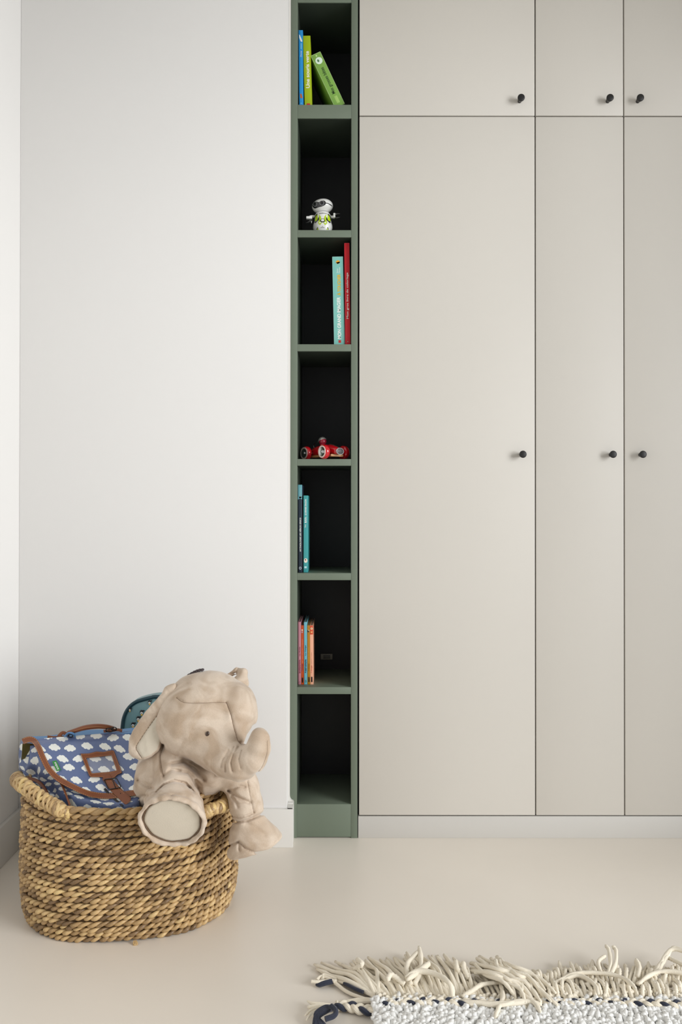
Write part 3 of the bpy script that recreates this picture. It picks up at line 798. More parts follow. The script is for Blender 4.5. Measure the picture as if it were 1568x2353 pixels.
handle([(160, 1872, 2.135), (140, 1862, 2.13), (122, 1852, 2.14), (92, 1834, 2.165), (62, 1812, 2.20), (42, 1797, 2.26), (38, 1789, 2.34), (56, 1786, 2.42), (92, 1790, 2.47), (112, 1800, 2.47)], 0.0200, 31)
handle([(448, 1884, 2.165), (462, 1872, 2.165), (478, 1862, 2.17), (500, 1856, 2.185), (518, 1845, 2.22), (522, 1830, 2.28), (510, 1820, 2.35), (498, 1826, 2.42), (494, 1840, 2.46)], 0.0175, 41)
# loose end of straw at the foot
m = MB()
for k in range(7):
    a = (311+rng.uniform(-3, 3), 2162, 2.135)
    m.tube(resample([P(*a), P(a[0]+rng.uniform(-3, 5), 2168, 2.128), P(a[0]+rng.uniform(-7, 9), 2173+rng.uniform(-3, 3), 2.124)], 8), [0.0022]*6+[0.0016, 0.0007], 6)
o = m.obj('loose_end', straw, bk); set_tone(o, np.full(len(m.v), 0.75))

# ------------------------------------------------------------------ satchel
def cloud_mat():
    m = bpy.data.materials.new('cloud_print_oilcloth'); m.use_nodes = True
    nt = m.node_tree; b = nt.nodes['Principled BSDF']; Lk = nt.links.new
    uv = nt.nodes.new('ShaderNodeUVMap'); sp = nt.nodes.new('ShaderNodeSeparateXYZ'); Lk(uv.outputs['UV'], sp.inputs[0])
    def mt(op, a, b_=None, c=None):
        n = nt.nodes.new('ShaderNodeMath'); n.operation = op
        for i, x in enumerate((a, b_, c)):
            if x is None: continue
            if isinstance(x, (int, float)): n.inputs[i].default_value = x
            else: Lk(x, n.inputs[i])
        return n.outputs[0]
    sx, sy = 0.0465, 0.0315
    v = mt('DIVIDE', sp.outputs[1], sy); row = mt('FLOOR', v); fv = mt('SUBTRACT', v, row)
    u = mt('ADD', mt('DIVIDE', sp.outputs[0], sx), mt('MULTIPLY', row, 0.46)); col = mt('FLOOR', u); fu = mt('SUBTRACT', u, col)
    cb = nt.nodes.new('ShaderNodeCombineXYZ'); Lk(col, cb.inputs[0]); Lk(row, cb.inputs[1])
    wn = nt.nodes.new('ShaderNodeTexWhiteNoise'); Lk(cb.outputs[0], wn.inputs['Vector'])
    ws = nt.nodes.new('ShaderNodeSeparateColor'); Lk(wn.outputs['Color'], ws.inputs[0])
    lx = mt('MULTIPLY', mt('ADD', mt('SUBTRACT', fu, 0.5), mt('MULTIPLY', mt('SUBTRACT', ws.outputs[0], 0.5), 0.20)), sx)
    ly = mt('MULTIPLY', mt('ADD', mt('SUBTRACT', fv, 0.5), mt('MULTIPLY', mt('SUBTRACT', ws.outputs[1], 0.5), 0.30)), sy)
    ly = mt('ADD', ly, mt('MULTIPLY', lx, mt('MULTIPLY', mt('SUBTRACT', ws.outputs[2], 0.35), 0.5)))
    mirror = mt('SUBTRACT', mt('MULTIPLY', mt('GREATER_THAN', ws.outputs[2], 0.5), 2.0), 1.0)
    lx = mt('MULTIPLY', lx, mirror)
    res = None
    for (cx, cy, r) in ((-0.0118, -0.0008, 0.0050), (-0.0060, 0.0036, 0.0060), (0.0012, 0.0046, 0.0066), (0.0078, 0.0012, 0.0060), (0.0128, -0.0012, 0.0042), (0.0035, -0.0046, 0.0058), (-0.0056, -0.0042, 0.0054)):
        dx = mt('SUBTRACT', lx, cx); dy = mt('SUBTRACT', ly, cy)
        d = mt('SUBTRACT', mt('SQRT', mt('ADD', mt('MULTIPLY', dx, dx), mt('MULTIPLY', dy, dy))), r)
        res = d if res is None else mt('MINIMUM', res, d)
    mask = mt('LESS_THAN', res, 0.0)
    mx = nt.nodes.new('ShaderNodeMix'); mx.data_type = 'RGBA'; Lk(mask, mx.inputs['Factor'])
    mx.inputs['A'].default_value = srgb(98, 114, 154); mx.inputs['B'].default_value = srgb(240, 242, 236)
    Lk(mx.outputs['Result'], b.inputs['Base Color'])
    b.inputs['Roughness'].default_value = 0.32; b.inputs['Specular IOR Level'].default_value = 0.5
    tc = nt.nodes.new('ShaderNodeTexCoord'); nz = nt.nodes.new('ShaderNodeTexNoise'); nz.inputs['Scale'].default_value = 22
    Lk(tc.outputs['Object'], nz.inputs['Vector']); bp = nt.nodes.new('ShaderNodeBump'); bp.inputs['Strength'].default_value = 0.25; bp.inputs['Distance'].default_value = 0.01
    Lk(nz.outputs['Fac'], bp.inputs['Height']); Lk(bp.outputs['Normal'], b.inputs['Normal'])
    return m
cloth = cloud_mat()
leather = mat('brown_leather', (126, 68, 32), 0.32, 0.14, 18, 0.15, 160, spec=0.5)
stitch = mat('pale_stitching', (222, 168, 112), 0.7, 0.05, 60)
brass = mat('dark_metal', (58, 58, 58), 0.28, 0.1, 20, metal=0.9)
bluetape = mat('blue_webbing', (92, 138, 186), 0.5, 0.05, 30)
olive = mat('olive_lining', (104, 92, 40), 0.6, 0.1, 20)
SCL = 2.27/F     # metres per pixel on the bag, for its print
def grid_sheet(fn, nu, nv, thick, name, mats, parent, uvs=True, uvo=(0, 0)):
    """fn(u, v) -> (px, py, D); a sheet with real thickness"""
    us = np.linspace(0, 1, nu); vs = np.linspace(0, 1, nv)
    A = np.array([[fn(u, v) for u in us] for v in vs])
    W3 = np.array([[P(*A[j, i]) for i in range(nu)] for j in range(nv)])
    gu = np.gradient(W3, axis=1); gv = np.gradient(W3, axis=0)
    nr = np.cross(gu, gv); nr /= np.linalg.norm(nr, axis=-1, keepdims=True)+1e-12
    sgn = np.sign((nr*(CAMP - W3)).sum(-1).mean()); nr *= sgn
    back = W3 - nr*thick
    v = np.vstack([W3.reshape(-1, 3), back.reshape(-1, 3)]); n0 = nu*nv
    f = []
    for j in range(nv-1):
        for i in range(nu-1):
            a = j*nu+i; q = [a, a+1, a+nu+1, a+nu]
            if sgn < 0: q = q[::-1]
            f.append(q); f.append([x+n0 for x in q[::-1]])
    bd = [j*nu for j in range(nv)], [j*nu+nu-1 for j in range(nv)][::-1], list(range(nu))[::-1], [(nv-1)*nu+i for i in range(nu)]
    for L_ in bd:
        for a, b in zip(L_[:-1], L_[1:]): f.append([a, b, b+n0, a+n0] if sgn > 0 else [b, a, a+n0, b+n0])
    o = mesh_obj(name, v, f, mats, parent, True, angle=50)
    if uvs:
        arc_u = W3; U_ = A[..., 0]*SCL + uvo[0]; V_ = -A[..., 1]*SCL*1.06 + uvo[1]
        uvp = np.stack([U_, V_], -1).reshape(-1, 2); uvp = np.vstack([uvp, uvp])
        ul = o.data.uv_layers.new(name='UVMap')
        li = np.zeros(len(o.data.loops), dtype=np.int32); o.data.loops.foreach_get('vertex_index', li)
        ul.data.foreach_set('uv', uvp[li].astype(np.float32).ravel())
    return o
def ytop(px): return 1703 - (px-72)*0.092
def flapD(px, py):
    t = (py - ytop(px))/140.0
    d = 2.345 - 0.028*(1-math.exp(-max(t, 0)*14)) - 0.135*t
    d += -0.006*math.sin(px*0.045)*t + 0.004*math.sin(px*0.021+py*0.03)
    return d + 0.0001*(px-200)
trimL = resample([(70, 1699, 0), (84, 1712, 0), (97, 1740, 0), (112, 1768, 0), (134, 1789, 0), (168, 1807, 0), (206, 1825, 0), (250, 1831, 0)], 60)[:, :2]
def flapfn(u, v):
    i = v*59; k = min(int(i), 58); a = trimL[k]*(1-(i-k)) + trimL[k+1]*(i-k)
    b = (320, 1678.5 + 144*v)
    v2 = v
    px = a[0] + (b[0]-a[0])*u; py = a[1] + (b[1]-a[1])*u
    # keep the top edge along its own line
    py = py + (0)*u
    return (px, py, flapD(px, py))
sat = thing('satchel', 'blue school satchel with white cloud print and brown leather trim, leaning in the basket', 'school bag', tuple(P(200, 1860, 2.30)))
# body
lv = [ # per level: back-left, side-out, fold, front-left, front-mid, front-right, back-right
 [(62, 1699, 2.42), (50, 1708, 2.39), (62, 1716, 2.37), (80, 1712, 2.345), (200, 1700, 2.345), (320, 1686, 2.36), (318, 1674, 2.42)],
 [(58, 1735, 2.43), (46, 1750, 2.37), (66, 1752, 2.335), (96, 1745, 2.31), (210, 1745, 2.29), (320, 1735, 2.30), (318, 1710, 2.43)],
 [(62, 1775, 2.43), (50, 1772, 2.345), (80, 1786, 2.33), (118, 1782, 2.265), (220, 1790, 2.235), (320, 1780, 2.25), (318, 1750, 2.43)],
 [(80, 1810, 2.43), (68, 1808, 2.31), (110, 1816, 2.28), (146, 1812, 2.225), (240, 1835, 2.185), (320, 1825, 2.19), (318, 1780, 2.43)],
 [(100, 1860, 2.43), (98, 1850, 2.27), (130, 1858, 2.235), (170, 1855, 2.19), (250, 1872, 2.165), (320, 1862, 2.17), (318, 1820, 2.43)],
 [(120, 1990, 2.43), (118, 2000, 2.29), (140, 2010, 2.25), (180, 2020, 2.22), (250, 2030, 2.21), (320, 2020, 2.21), (318, 1950, 2.43)]]
LV = np.array([[P(*q) for q in row] for row in lv]); LP = np.array(lv, float)
nL, nP = 40, 84
def spl_closed(pts, n):
    p = np.asarray(pts, float); m_ = len(p); out = []
    for i in range(n):
        u = i*m_/n; k = int(u); t = u-k
        a, b, c, d = p[(k-1) % m_], p[k % m_], p[(k+1) % m_], p[(k+2) % m_]
        cr = 0.5*((2*b)+(c-a)*t+(2*a-5*b+4*c-d)*t*t+(3*b-a-3*c+d)*t**3)
        lin = b*(1-t)+c*t
        out.append(cr*0.55+lin*0.45)
    return np.array(out)
cols_ = [resample(LV[:, i], nL) for i in range(7)]; colsP = [resample(LP[:, i], nL) for i in range(7)]
V = []; UV = []
for j in range(nL):
    ring = spl_closed([c[j] for c in cols_], nP); ringP = spl_closed([c[j] for c in colsP], nP)
    fold = 0.004*np.sin(j*0.55 + np.arange(nP)*0.5)*np.exp(-((np.arange(nP)-24)/14)**2)
    ring[:, 0] += fold; ring[:, 1] += fold*0.6
    V.append(ring)
    al = np.concatenate([[0], np.cumsum(np.linalg.norm(np.diff(ring, axis=0), axis=1))]); UV.append(np.stack([al, -np.full(nP, np.linalg.norm(np.diff(cols_[2][:j+1], axis=0), axis=1).sum())*0.95], -1))
V = np.vstack(V); UV = np.vstack(UV)
FQ = [[j*nP+k, j*nP+(k+1) % nP, (j+1)*nP+(k+1) % nP, (j+1)*nP+k] for j in range(nL-1) for k in range(nP)]
FQ += [list(range(nP))[::-1], [(nL-1)*nP+k for k in range(nP)]]
o = mesh_obj('bag_body', V, FQ, cloth, sat, angle=70)
bmx = bmesh.new(); bmx.from_mesh(o.data); bmesh.ops.recalc_face_normals(bmx, faces=bmx.faces); bmx.to_mesh(o.data); bmx.free()
ul = o.data.uv_layers.new(name='UVMap'); li = np.zeros(len(o.data.loops), dtype=np.int32); o.data.loops.foreach_get('vertex_index', li)
ul.data.foreach_set('uv', UV[li].astype(np.float32).ravel())
# dark open corner of the lining under the flap
def lin(u, v):
    a = (52+u*29, 1709+u*3-2*math.sin(u*3.14)); b = (50+u*18, 1746-u*7)
    return (a[0]+(b[0]-a[0])*v, a[1]+(b[1]-a[1])*v, 2.345+0.02*u+0.0*v)
grid_sheet(lin, 10, 10, 0.002, 'lining', olive, sat, False)
# flap and the plain blue top
flap = grid_sheet(flapfn, 70, 60, 0.003, 'flap', cloth, sat, True, (0.012, 0.006))
def topfn(u, v):
    px = 70 + 250*u; return (px - 4*v, ytop(px) + 2 - 13*v + 2.5*math.sin(u*9)*v, 2.343 + 0.045*v)
grid_sheet(topfn, 30, 6, 0.003, 'top_panel', bluetape, sat, False)

def pix_ribbon(path, width, Dfun, lift, thick, name, mt_, parent, n=60, taper=None):
    p = resample([tuple(q)+(0,) if len(q) == 2 else q for q in path], n)[:, :2]
    t = np.gradient(p, axis=0); t /= np.linalg.norm(t, axis=1)[:, None]; nn = np.stack([-t[:, 1], t[:, 0]], -1)
    cs = [(-0.5, 0), (-0.47, 0.8), (-0.3, 1), (0, 1.06), (0.3, 1), (0.47, 0.8), (0.5, 0), (0, -0.2)]
    v = []; f = []; k = len(cs)
    for i in range(n):
        w = width if taper is None else width*taper(i/(n-1))
        for (a, b) in cs:
            q = p[i] + nn[i]*a*w
            v.append(P(q[0], q[1], Dfun(q[0], q[1]) - lift - b*thick))
    for i in range(n-1):
        for j in range(k): f.append([i*k+j, i*k+(j+1) % k, (i+1)*k+(j+1) % k, (i+1)*k+j])
    f += [list(range(k)), [(n-1)*k+j for j in range(k)]]
    o = mesh_obj(name, v, f, mt_, parent, True, angle=60)
    bm = bmesh.new(); bm.from_mesh(o.data); bmesh.ops.recalc_face_normals(bm, faces=bm.faces); bm.to_mesh(o.data); bm.free()
    return o
def pix_stitch(path, Dfun, lift, name, mt_, parent, r=0.00045, dash=5.0, duty=0.65):
    p = resample([tuple(q)+(0,) for q in path], 400)[:, :2]
    L_ = np.concatenate([[0], np.cumsum(np.linalg.norm(np.diff(p, axis=0), axis=1))])
    m = MB(); s = 0.0
    while s < L_[-1]-1:
        e = min(s + dash*duty, L_[-1]); pp = []
        for q in np.linspace(s, e, 3):
            x = np.interp(q, L_, p[:, 0]); y = np.interp(q, L_, p[:, 1]); pp.append(P(x, y, Dfun(x, y)-lift))
        m.tube(pp, r, 5); s += dash
    return m.obj(name, mt_, parent)
trim = [(52, 1704), (66, 1699), (78, 1702), (88, 1716), (99, 1742), (113, 1768), (134, 1789), (168, 1808), (206, 1824), (250, 1829), (300, 1823), (318, 1820)]
tl = pix_ribbon(trim, 13.5, flapD, 0.0005, 0.003, 'leather_trim', leather, sat, 110)
pt = resample([q+(0,) for q in trim], 120)[:, :2]; tt = np.gradient(pt, axis=0); tt /= np.linalg.norm(tt, axis=1)[:, None]; nn = np.stack([-tt[:, 1], tt[:, 0]], -1)
for sg in (-1, 1):
    pix_stitch([tuple(q) for q in (pt + nn*sg*5.2)[3:-2:4]], flapD, 0.0038, 'stitching', stitch, tl)
# leather piping on the gusset
g1 = lambda x, y: 2.315 - (y-1790)*0.0011
pix_ribbon([(62, 1789), (82, 1793), (98, 1806), (112, 1830)], 8, g1, 0.012, 0.003, 'gusset_strap', leather, sat, 24)
g2 = lambda x, y: 2.255 - (y-1790)*0.0012
pix_ribbon([(136, 1792), (146, 1812), (156, 1838), (160, 1850)], 5, g2, 0.014, 0.003, 'gusset_strap', leather, sat, 24)
# name window
fo = [(184.5, 1731.5), (204, 1731), (222, 1726.5), (238, 1727.5), (258, 1723.5), (262, 1725), (272, 1751), (281, 1776), (270, 1781), (262, 1789), (247, 1791), (232, 1786), (209, 1786), (205, 1783), (195, 1758)]
fi = [(199, 1742.5), (208, 1741.5), (222, 1740), (238, 1738.5), (252, 1736.5), (256, 1736), (262, 1753), (268, 1770), (262, 1771.5), (254, 1773), (245, 1774), (230, 1775), (214, 1776.5), (211, 1776), (205, 1760)]
v = []
for lift, ring in ((0.003, fo), (0.0062, [(a[0]*0.9+b[0]*0.1, a[1]*0.9+b[1]*0.1) for a, b in zip(fo, fi)]), (0.0062, [(a[0]*0.1+b[0]*0.9, a[1]*0.1+b[1]*0.9) for a, b in zip(fo, fi)]), (0.003, fi), (0.001, fi), (0.001, fo)):
    v += [P(x, y, flapD(x, y)-lift) for x, y in ring]
n = len(fo)
f = [[i*n+k, i*n+(k+1) % n, ((i+1) % 6)*n+(k+1) % n, ((i+1) % 6)*n+k] for i in range(6) for k in range(n)]
fr = mesh_obj('name_frame', v, f, leather, sat, True, angle=40)
for ring in (([(a[0]*0.85+b[0]*0.15, a[1]*0.85+b[1]*0.15) for a, b in zip(fo, fi)]), ([(a[0]*0.15+b[0]*0.85, a[1]*0.15+b[1]*0.85) for a, b in zip(fo, fi)])):
    rg = ring + [ring[0]]
    m = MB()
    for a, b in zip(rg[:-1], rg[1:]):
        L_ = math.hypot(b[0]-a[0], b[1]-a[1]); k = max(1, int(L_/3.2))
        for j in range(k):
            q = [(a[0]+(b[0]-a[0])*(j+w)/k, a[1]+(b[1]-a[1])*(j+w)/k) for w in (0.15, 0.75)]
            m.tube([P(x, y, flapD(x, y)-0.0066) for x, y in q], 0.00038, 5)
    m.obj('stitching', stitch, fr)
win = mat('clear_vinyl', (255, 255, 255), 0.08, 0.0, 5, trans=0.0); 
wb = win.node_tree.nodes['Principled BSDF']; wb.inputs['Alpha'].default_value = 0.16; wb.inputs['Roughness'].default_value = 0.12
n = len(fi); v = [P(x, y, flapD(x, y)-0.0025) for x, y in fi]
mesh_obj('clear_window', v, [list(range(n))], win, fr, True)
# buckle and strap
st = pix_ribbon([(243, 1784), (256, 1803), (272, 1820), (289, 1836), (297, 1843)], 21, flapD, 0.006, 0.003, 'strap', leather, sat, 40, lambda u: 1.0 if u < 0.86 else max(0.3, math.sqrt(max(0, 1-((u-0.86)/0.15)**2))))
for sg in (-1, 1):
    pix_stitch([(246+sg*8, 1800-sg*6), (262+sg*7.6, 1815-sg*6), (280+sg*7, 1831-sg*6)], flapD, 0.0095, 'stitching', stitch, st, 0.0003)
m = MB(); m.ell(P(277, 1823, flapD(277, 1823)-0.0095), (0.0013, 0.0013, 0.0013), seg=10, ring=6); m.obj('eyelet', brass, st)
m = MB(); bq = [(238.5, 1791), (268, 1788), (279, 1809), (250, 1814)]
bq2 = []
for a, b in zip(bq, bq[1:]+bq[:1]): bq2 += [(a[0]*0.9+b[0]*0.1, a[1]*0.9+b[1]*0.1), (a[0]*0.5+b[0]*0.5, a[1]*0.5+b[1]*0.5), (a[0]*0.1+b[0]*0.9, a[1]*0.1+b[1]*0.9)]
v, f = tube_np([P(x, y, flapD(x, y)-0.011) for x, y in bq2], 0.0014, 8, closed=True); m.add(v, f)
m.tube([P(258, 1789.5, flapD(258, 1790)-0.0125), P(264, 1806, flapD(264, 1806)-0.0128), P(266, 1812, flapD(266, 1812)-0.0115)], 0.0012, 8)
m.obj('buckle', brass, sat)
bD = lambda x, y: flapD(x, y)
pix_ribbon([(240, 1812), (252, 1826), (268, 1840), (282, 1852)], 5, bD, 0.001, 0.002, 'metal_clasp', brass, sat, 20)
# green tag
m_g = mat('green_label', (44, 140, 56), 0.5, 0.05, 30)
tg = grid_sheet(lambda u, v: (119.5+u*10+v*10.5, 1749.5-u*2.2+v*22, flapD(125, 1750+v*20)-0.0055-0.0015*math.sin(v*3)), 6, 10, 0.0012, 'brand_tag', m_g, sat, False)
v, f = text_mesh('kidzz', 0.01); mn, mx_ = v.min(0), v.max(0); vs = []
for q in v:
    a = (q[0]-mn[0])/(mx_[0]-mn[0]); b = (q[1]-mn[1])/(mx_[1]-mn[1]); u_, v_ = 0.25+0.5*(1-b)*1.0, 0.88-0.76*a
    u_ = 0.28 + 0.5*b
    vs.append(P(119.5+(1-(u_))*10+v_*10.5, 1749.5-(1-u_)*2.2+v_*22, flapD(125, 1750+v_*20)-0.0075))
mesh_obj('tag_lettering', vs, f, M['white_ink'], tg, False)
# carrying handle
hD = lambda x: 2.355
hp_ = [P(*q) for q in [(158, 1683, 2.352), (172, 1679, 2.340), (196, 1672, 2.333), (222, 1669, 2.333), (244, 1670, 2.338), (260, 1673, 2.350)]]
m = MB(); pth = resample(hp_, 40); m.tube(pth, [0.0065+0.0022*math.sin(math.pi*min(1, max(0, i/39)))for i in range(40)], 14, flat=0.85); hd = m.obj('carry_handle', leather, sat)
m = MB()
for i in range(3, 37):
    a = pth[i]+np.array([0, -0.0084, 0.0012]); b = a + (pth[min(39, i+1)]-pth[i])*0.6; m.tube([a, b], 0.0005, 5)
m.obj('stitching', stitch, hd)
topD = lambda x, y: 2.352
pix_ribbon([(109, 1693), (125, 1695), (142, 1694), (160, 1692.5)], 7, topD, 0.002, 0.002, 'handle_anchor', leather, sat, 20)
pix_ribbon([(238, 1680), (255, 1679), (270, 1677), (281, 1679)], 7, topD, 0.004, 0.002, 'handle_anchor', leather, sat, 20)
pix_ribbon([(134, 1693), (144, 1684), (155, 1688)], 8, topD, 0.008, 0.003, 'handle_loop', leather, sat, 20)
m = MB(); m.tube(resample([P(150, 1692, 2.342), P(158, 1684, 2.330), P(170, 1686, 2.330), P(172, 1692, 2.34)], 14), 0.005, 10, flat=0.5); m.obj('blue_loop', bluetape, sat)
m = MB(); v, f = tube_np([P(252+9*math.cos(a), 1678+4.5*math.sin(a), 2.335+0.006*math.sin(a)) for a in np.linspace(0, 2*math.pi, 20, endpoint=False)], 0.0014, 8, closed=True); m.add(v, f)
v, f = tube_np([P(262+6*math.cos(a), 1675+4*math.sin(a), 2.340+0.006*math.cos(a)) for a in np.linspace(0, 2*math.pi, 20, endpoint=False)], 0.0014, 8, closed=True); m.add(v, f)
m.obj('metal_rings', brass, sat)
m = MB(); v, f = tube_np([P(162+6*math.cos(a), 1691+3*math.sin(a), 2.335+0.006*math.cos(a)) for a in np.linspace(0, 2*math.pi, 20, endpoint=False)], 0.0013, 8, closed=True); m.add(v, f); m.obj('metal_rings', brass, sat)

# ------------------------------------------------------------------ teal backpack behind the elephant
teal = mat('teal_fabric', (112, 152, 158), 0.35, 0.12, 12, 0.3, 25); tealdk = mat('dark_teal_binding', (26, 62, 72), 0.5, 0.08, 30)
bp_out = [(279, 1760), (278, 1700), (279, 1672), (282.5, 1648), (291, 1629), (306, 1614), (330, 1605), (360, 1599.5), (388, 1603), (408, 1618), (418, 1640), (422, 1672), (424, 1700), (425, 1760)]
ol = resample([q+(0,) for q in bp_out], 70)[:, :2]
Dt = 2.50
tb = thing('backpack', 'teal backpack with little black bird print behind the ear of the plush elephant', 'backpack', tuple(P(350, 1780, Dt)))
def pillow(outline, D, depth, name, mt_, parent, bulge=0.012):
    c = outline.mean(0); v = []; f = []; n = len(outline); R_ = [1.0, 0.97, 0.85, 0.6, 0.3, 0.0001]
    for side in (0, 1):
        for r in R_:
            z = math.sqrt(max(0, 1-r**4))
            d = D - bulge*z if side == 0 else D + depth + bulge*0.3*z
            for q in outline:
                w = c + (q-c)*r; v.append(P(w[0], w[1], D) + np.array([0, d-D, 0]))
    k = len(R_)
    for s_ in range(2):
        for i in range(k-1):
            for j in range(n-1):
                a = (s_*k+i)*n; b = a+n; q = [a+j, a+j+1, b+j+1, b+j]; f.append(q if s_ else q[::-1])
    for j in range(n-1): f.append([j, j+1, k*n+j+1, k*n+j])
    o = mesh_obj(name, v, f, mt_, parent, True, angle=60); return o
pb = pillow(ol, Dt, 0.05, 'front_panel', teal, tb)
m = MB(); pth = [P(q[0]+ (3 if q[0] < 350 else -3)*0.8, q[1]+1.5, Dt-0.006) for q in ol[6:-6]]
m.tube(pth, 0.0075, 10, flat=0.8); m.obj('binding', tealdk, tb)
blk = mat('print_black', (18, 20, 24), 0.4); yel = mat('print_yellow', (224, 176, 60), 0.4)
for (bx, by, s_) in ((328, 1636, 1.0), (308, 1664, 1.0), (346, 1612.5, 0.85), (301, 1629, 0.7), (320, 1650, 1.0), (330, 1686, 1.0)):
    def disc(dx, dy, rx, ry, mt_, lift, nm):
        c = P(bx+dx*s_, by+dy*s_, Dt); m = MB()
        d0 = -0.0125 - lift
        m.ell((c[0], c[1]+d0, c[2]), (rx*s_*Dt/F, 0.0012, ry*s_*Dt/F), seg=16, ring=8); return m.obj(nm, mt_, pb)
    disc(0, -2, 4, 5, blk, 0, 'bird_print'); disc(4.5, -5, 2.5, 1.6, blk, 0, 'bird_print')
    disc(0, 0.2, 3.0, 2.7, M['white_ink'], 0.0008, 'bird_eye'); disc(0.3, 0.2, 1.1, 1.1, blk, 0.0018, 'bird_eye'); disc(0.3, 4.2, 2.2, 2.2, yel, 0.0010, 'bird_beak')

# ------------------------------------------------------------------ plush elephant
plush = bpy.data.materials.new('short_pile_plush'); plush.use_nodes = True
nt = plush.node_tree; b = nt.nodes['Principled BSDF']; Lk = nt.links.new
tc = nt.nodes.new('ShaderNodeTexCoord')
n1 = nt.nodes.new('ShaderNodeTexNoise'); n1.inputs['Scale'].default_value = 16; n1.inputs['Detail'].default_value = 2; n1.inputs['Distortion'].default_value = 0.8
n2 = nt.nodes.new('ShaderNodeTexNoise'); n2.inputs['Scale'].default_value = 420; n2.inputs['Detail'].default_value = 3
mp = nt.nodes.new('ShaderNodeMapping'); mp.inputs['Scale'].default_value = (1.6, 1.6, 0.55)
Lk(tc.outputs['Object'], n1.inputs['Vector']); Lk(tc.outputs['Object'], mp.inputs[0]); Lk(mp.outputs[0], n2.inputs['Vector'])
cr2 = nt.nodes.new('ShaderNodeValToRGB'); cr2.color_ramp.elements[0].position = 0.36; cr2.color_ramp.elements[1].position = 0.62
cr2.color_ramp.elements[0].color = srgb(190, 168, 145); cr2.color_ramp.elements[1].color = srgb(216, 199, 180)
Lk(n1.outputs['Fac'], cr2.inputs['Fac'])
mx = nt.nodes.new('ShaderNodeMix'); mx.data_type = 'RGBA'; mx.blend_type = 'MULTIPLY'; mx.inputs['Factor'].default_value = 0.35
rp = nt.nodes.new('ShaderNodeValToRGB'); rp.color_ramp.elements[0].position = 0.3; rp.color_ramp.elements[0].color = (0.72, 0.70, 0.68, 1); rp.color_ramp.elements[1].position = 0.6
Lk(n2.outputs['Fac'], rp.inputs['Fac']); Lk(cr2.outputs['Color'], mx.inputs['A']); Lk(rp.outputs['Color'], mx.inputs['B'])
Lk(mx.outputs['Result'], b.inputs['Base Color']); b.inputs['Roughness'].default_value = 0.85; b.inputs['Specular IOR Level'].default_value = 0.15
b.inputs['Sheen Weight'].default_value = 0.35; b.inputs['Sheen Roughness'].default_value = 0.45
bp1 = nt.nodes.new('ShaderNodeBump'); bp1.inputs['Strength'].default_value = 0.30; bp1.inputs['Distance'].default_value = 0.0012
Lk(n2.outputs['Fac'], bp1.inputs['Height'])
bp2 = nt.nodes.new('ShaderNodeBump'); bp2.inputs['Strength'].default_value = 0.35; bp2.inputs['Distance'].default_value = 0.006
Lk(n1.outputs['Fac'], bp2.inputs['Height']); Lk(bp1.outputs['Normal'], bp2.inputs['Normal']); Lk(bp2.outputs['Normal'], b.inputs['Normal'])
smooth_pl = mat('smooth_plush', (214, 204, 186), 0.75, 0.03, 30, 0.25, 300, spec=0.2, sheen=0.3)
seam_m = mat('seam_thread', (112, 88, 66), 0.8, 0.1, 50)

def px2m(px, D): return px*D/F
h = 0.0026
lo = [X(285, 2.15), 1.92, 0.10]; hi = [X(672, 2.28), 2.46, 0.74]
lo = [-0.64, 1.94, 0.12]; hi = [-0.12, 2.46, 0.72]
G = grid(lo, hi, h)
E = lambda px, py, D, rx, ry, rz, R=None: sd_ell(G, P(px, py, D), (px2m(rx, D), ry, px2m(rz, D)), R)
C = lambda a, b_, ra, rb: sd_cap(G, P(*a), P(*b_), px2m(ra, a[2]), px2m(rb, b_[2]))
def rotY(deg):   # in-image rotation
    a = math.radians(deg); return np.array([[math.cos(a), 0, -math.sin(a)], [0, 1, 0], [math.sin(a), 0, math.cos(a)]])
# head
hd_ = E(477, 1640, 2.235, 108, 0.120, 97)
hd_ = smin(hd_, E(440, 1665, 2.205, 78, 0.095, 76), 0.03)
hd_ = smin(hd_, E(550, 1628, 2.20, 37, 0.075, 50), 0.03)
hd_ = smin(hd_, E(577, 1652, 2.215, 13, 0.02, 14), 0.012)
hd_ = smin(hd_, E(500, 1715, 2.155, 66, 0.070, 58, rotY(-30)), 0.045)
# trunk base and the curl of the trunk
tk = C((515, 1735, 2.12), (552, 1752, 2.085), 46, 41)
tk = smin(tk, C((552, 1752, 2.085), (580, 1742, 2.065), 40, 32), 0.012)
tk = smin(tk, C((580, 1742, 2.065), (593, 1718, 2.06), 31, 27.5), 0.012)
tk = smin(tk, C((593, 1718, 2.06), (596, 1697, 2.065), 27, 24.5), 0.010)
hd_ = smin(hd_, tk, 0.028)
# body
bd_ = E(412, 1772, 2.285, 100, 0.115, 80)
bd_ = smin(bd_, E(492, 1766, 2.26, 58, 0.085, 48), 0.03)
bd_ = smin(bd_, E(354, 1795, 2.205, 44, 0.055, 62), 0.02)
bd_ = smin(bd_, C((335, 1815, 2.21), (322, 1850, 2.215), 26, 20), 0.015)
# near front leg, pointing at the viewer over the rim
ar = C((392, 1755, 2.215), (404, 1790, 2.150), 56, 48)
ar = smin(ar, C((404, 1792, 2.145), (402, 1812, 2.115), 42, 46), 0.02)
SA, SBp = P(398, 1850, 2.085), P(396, 1886, 2.030)
axis = (SBp - SA); axis /= np.linalg.norm(axis)
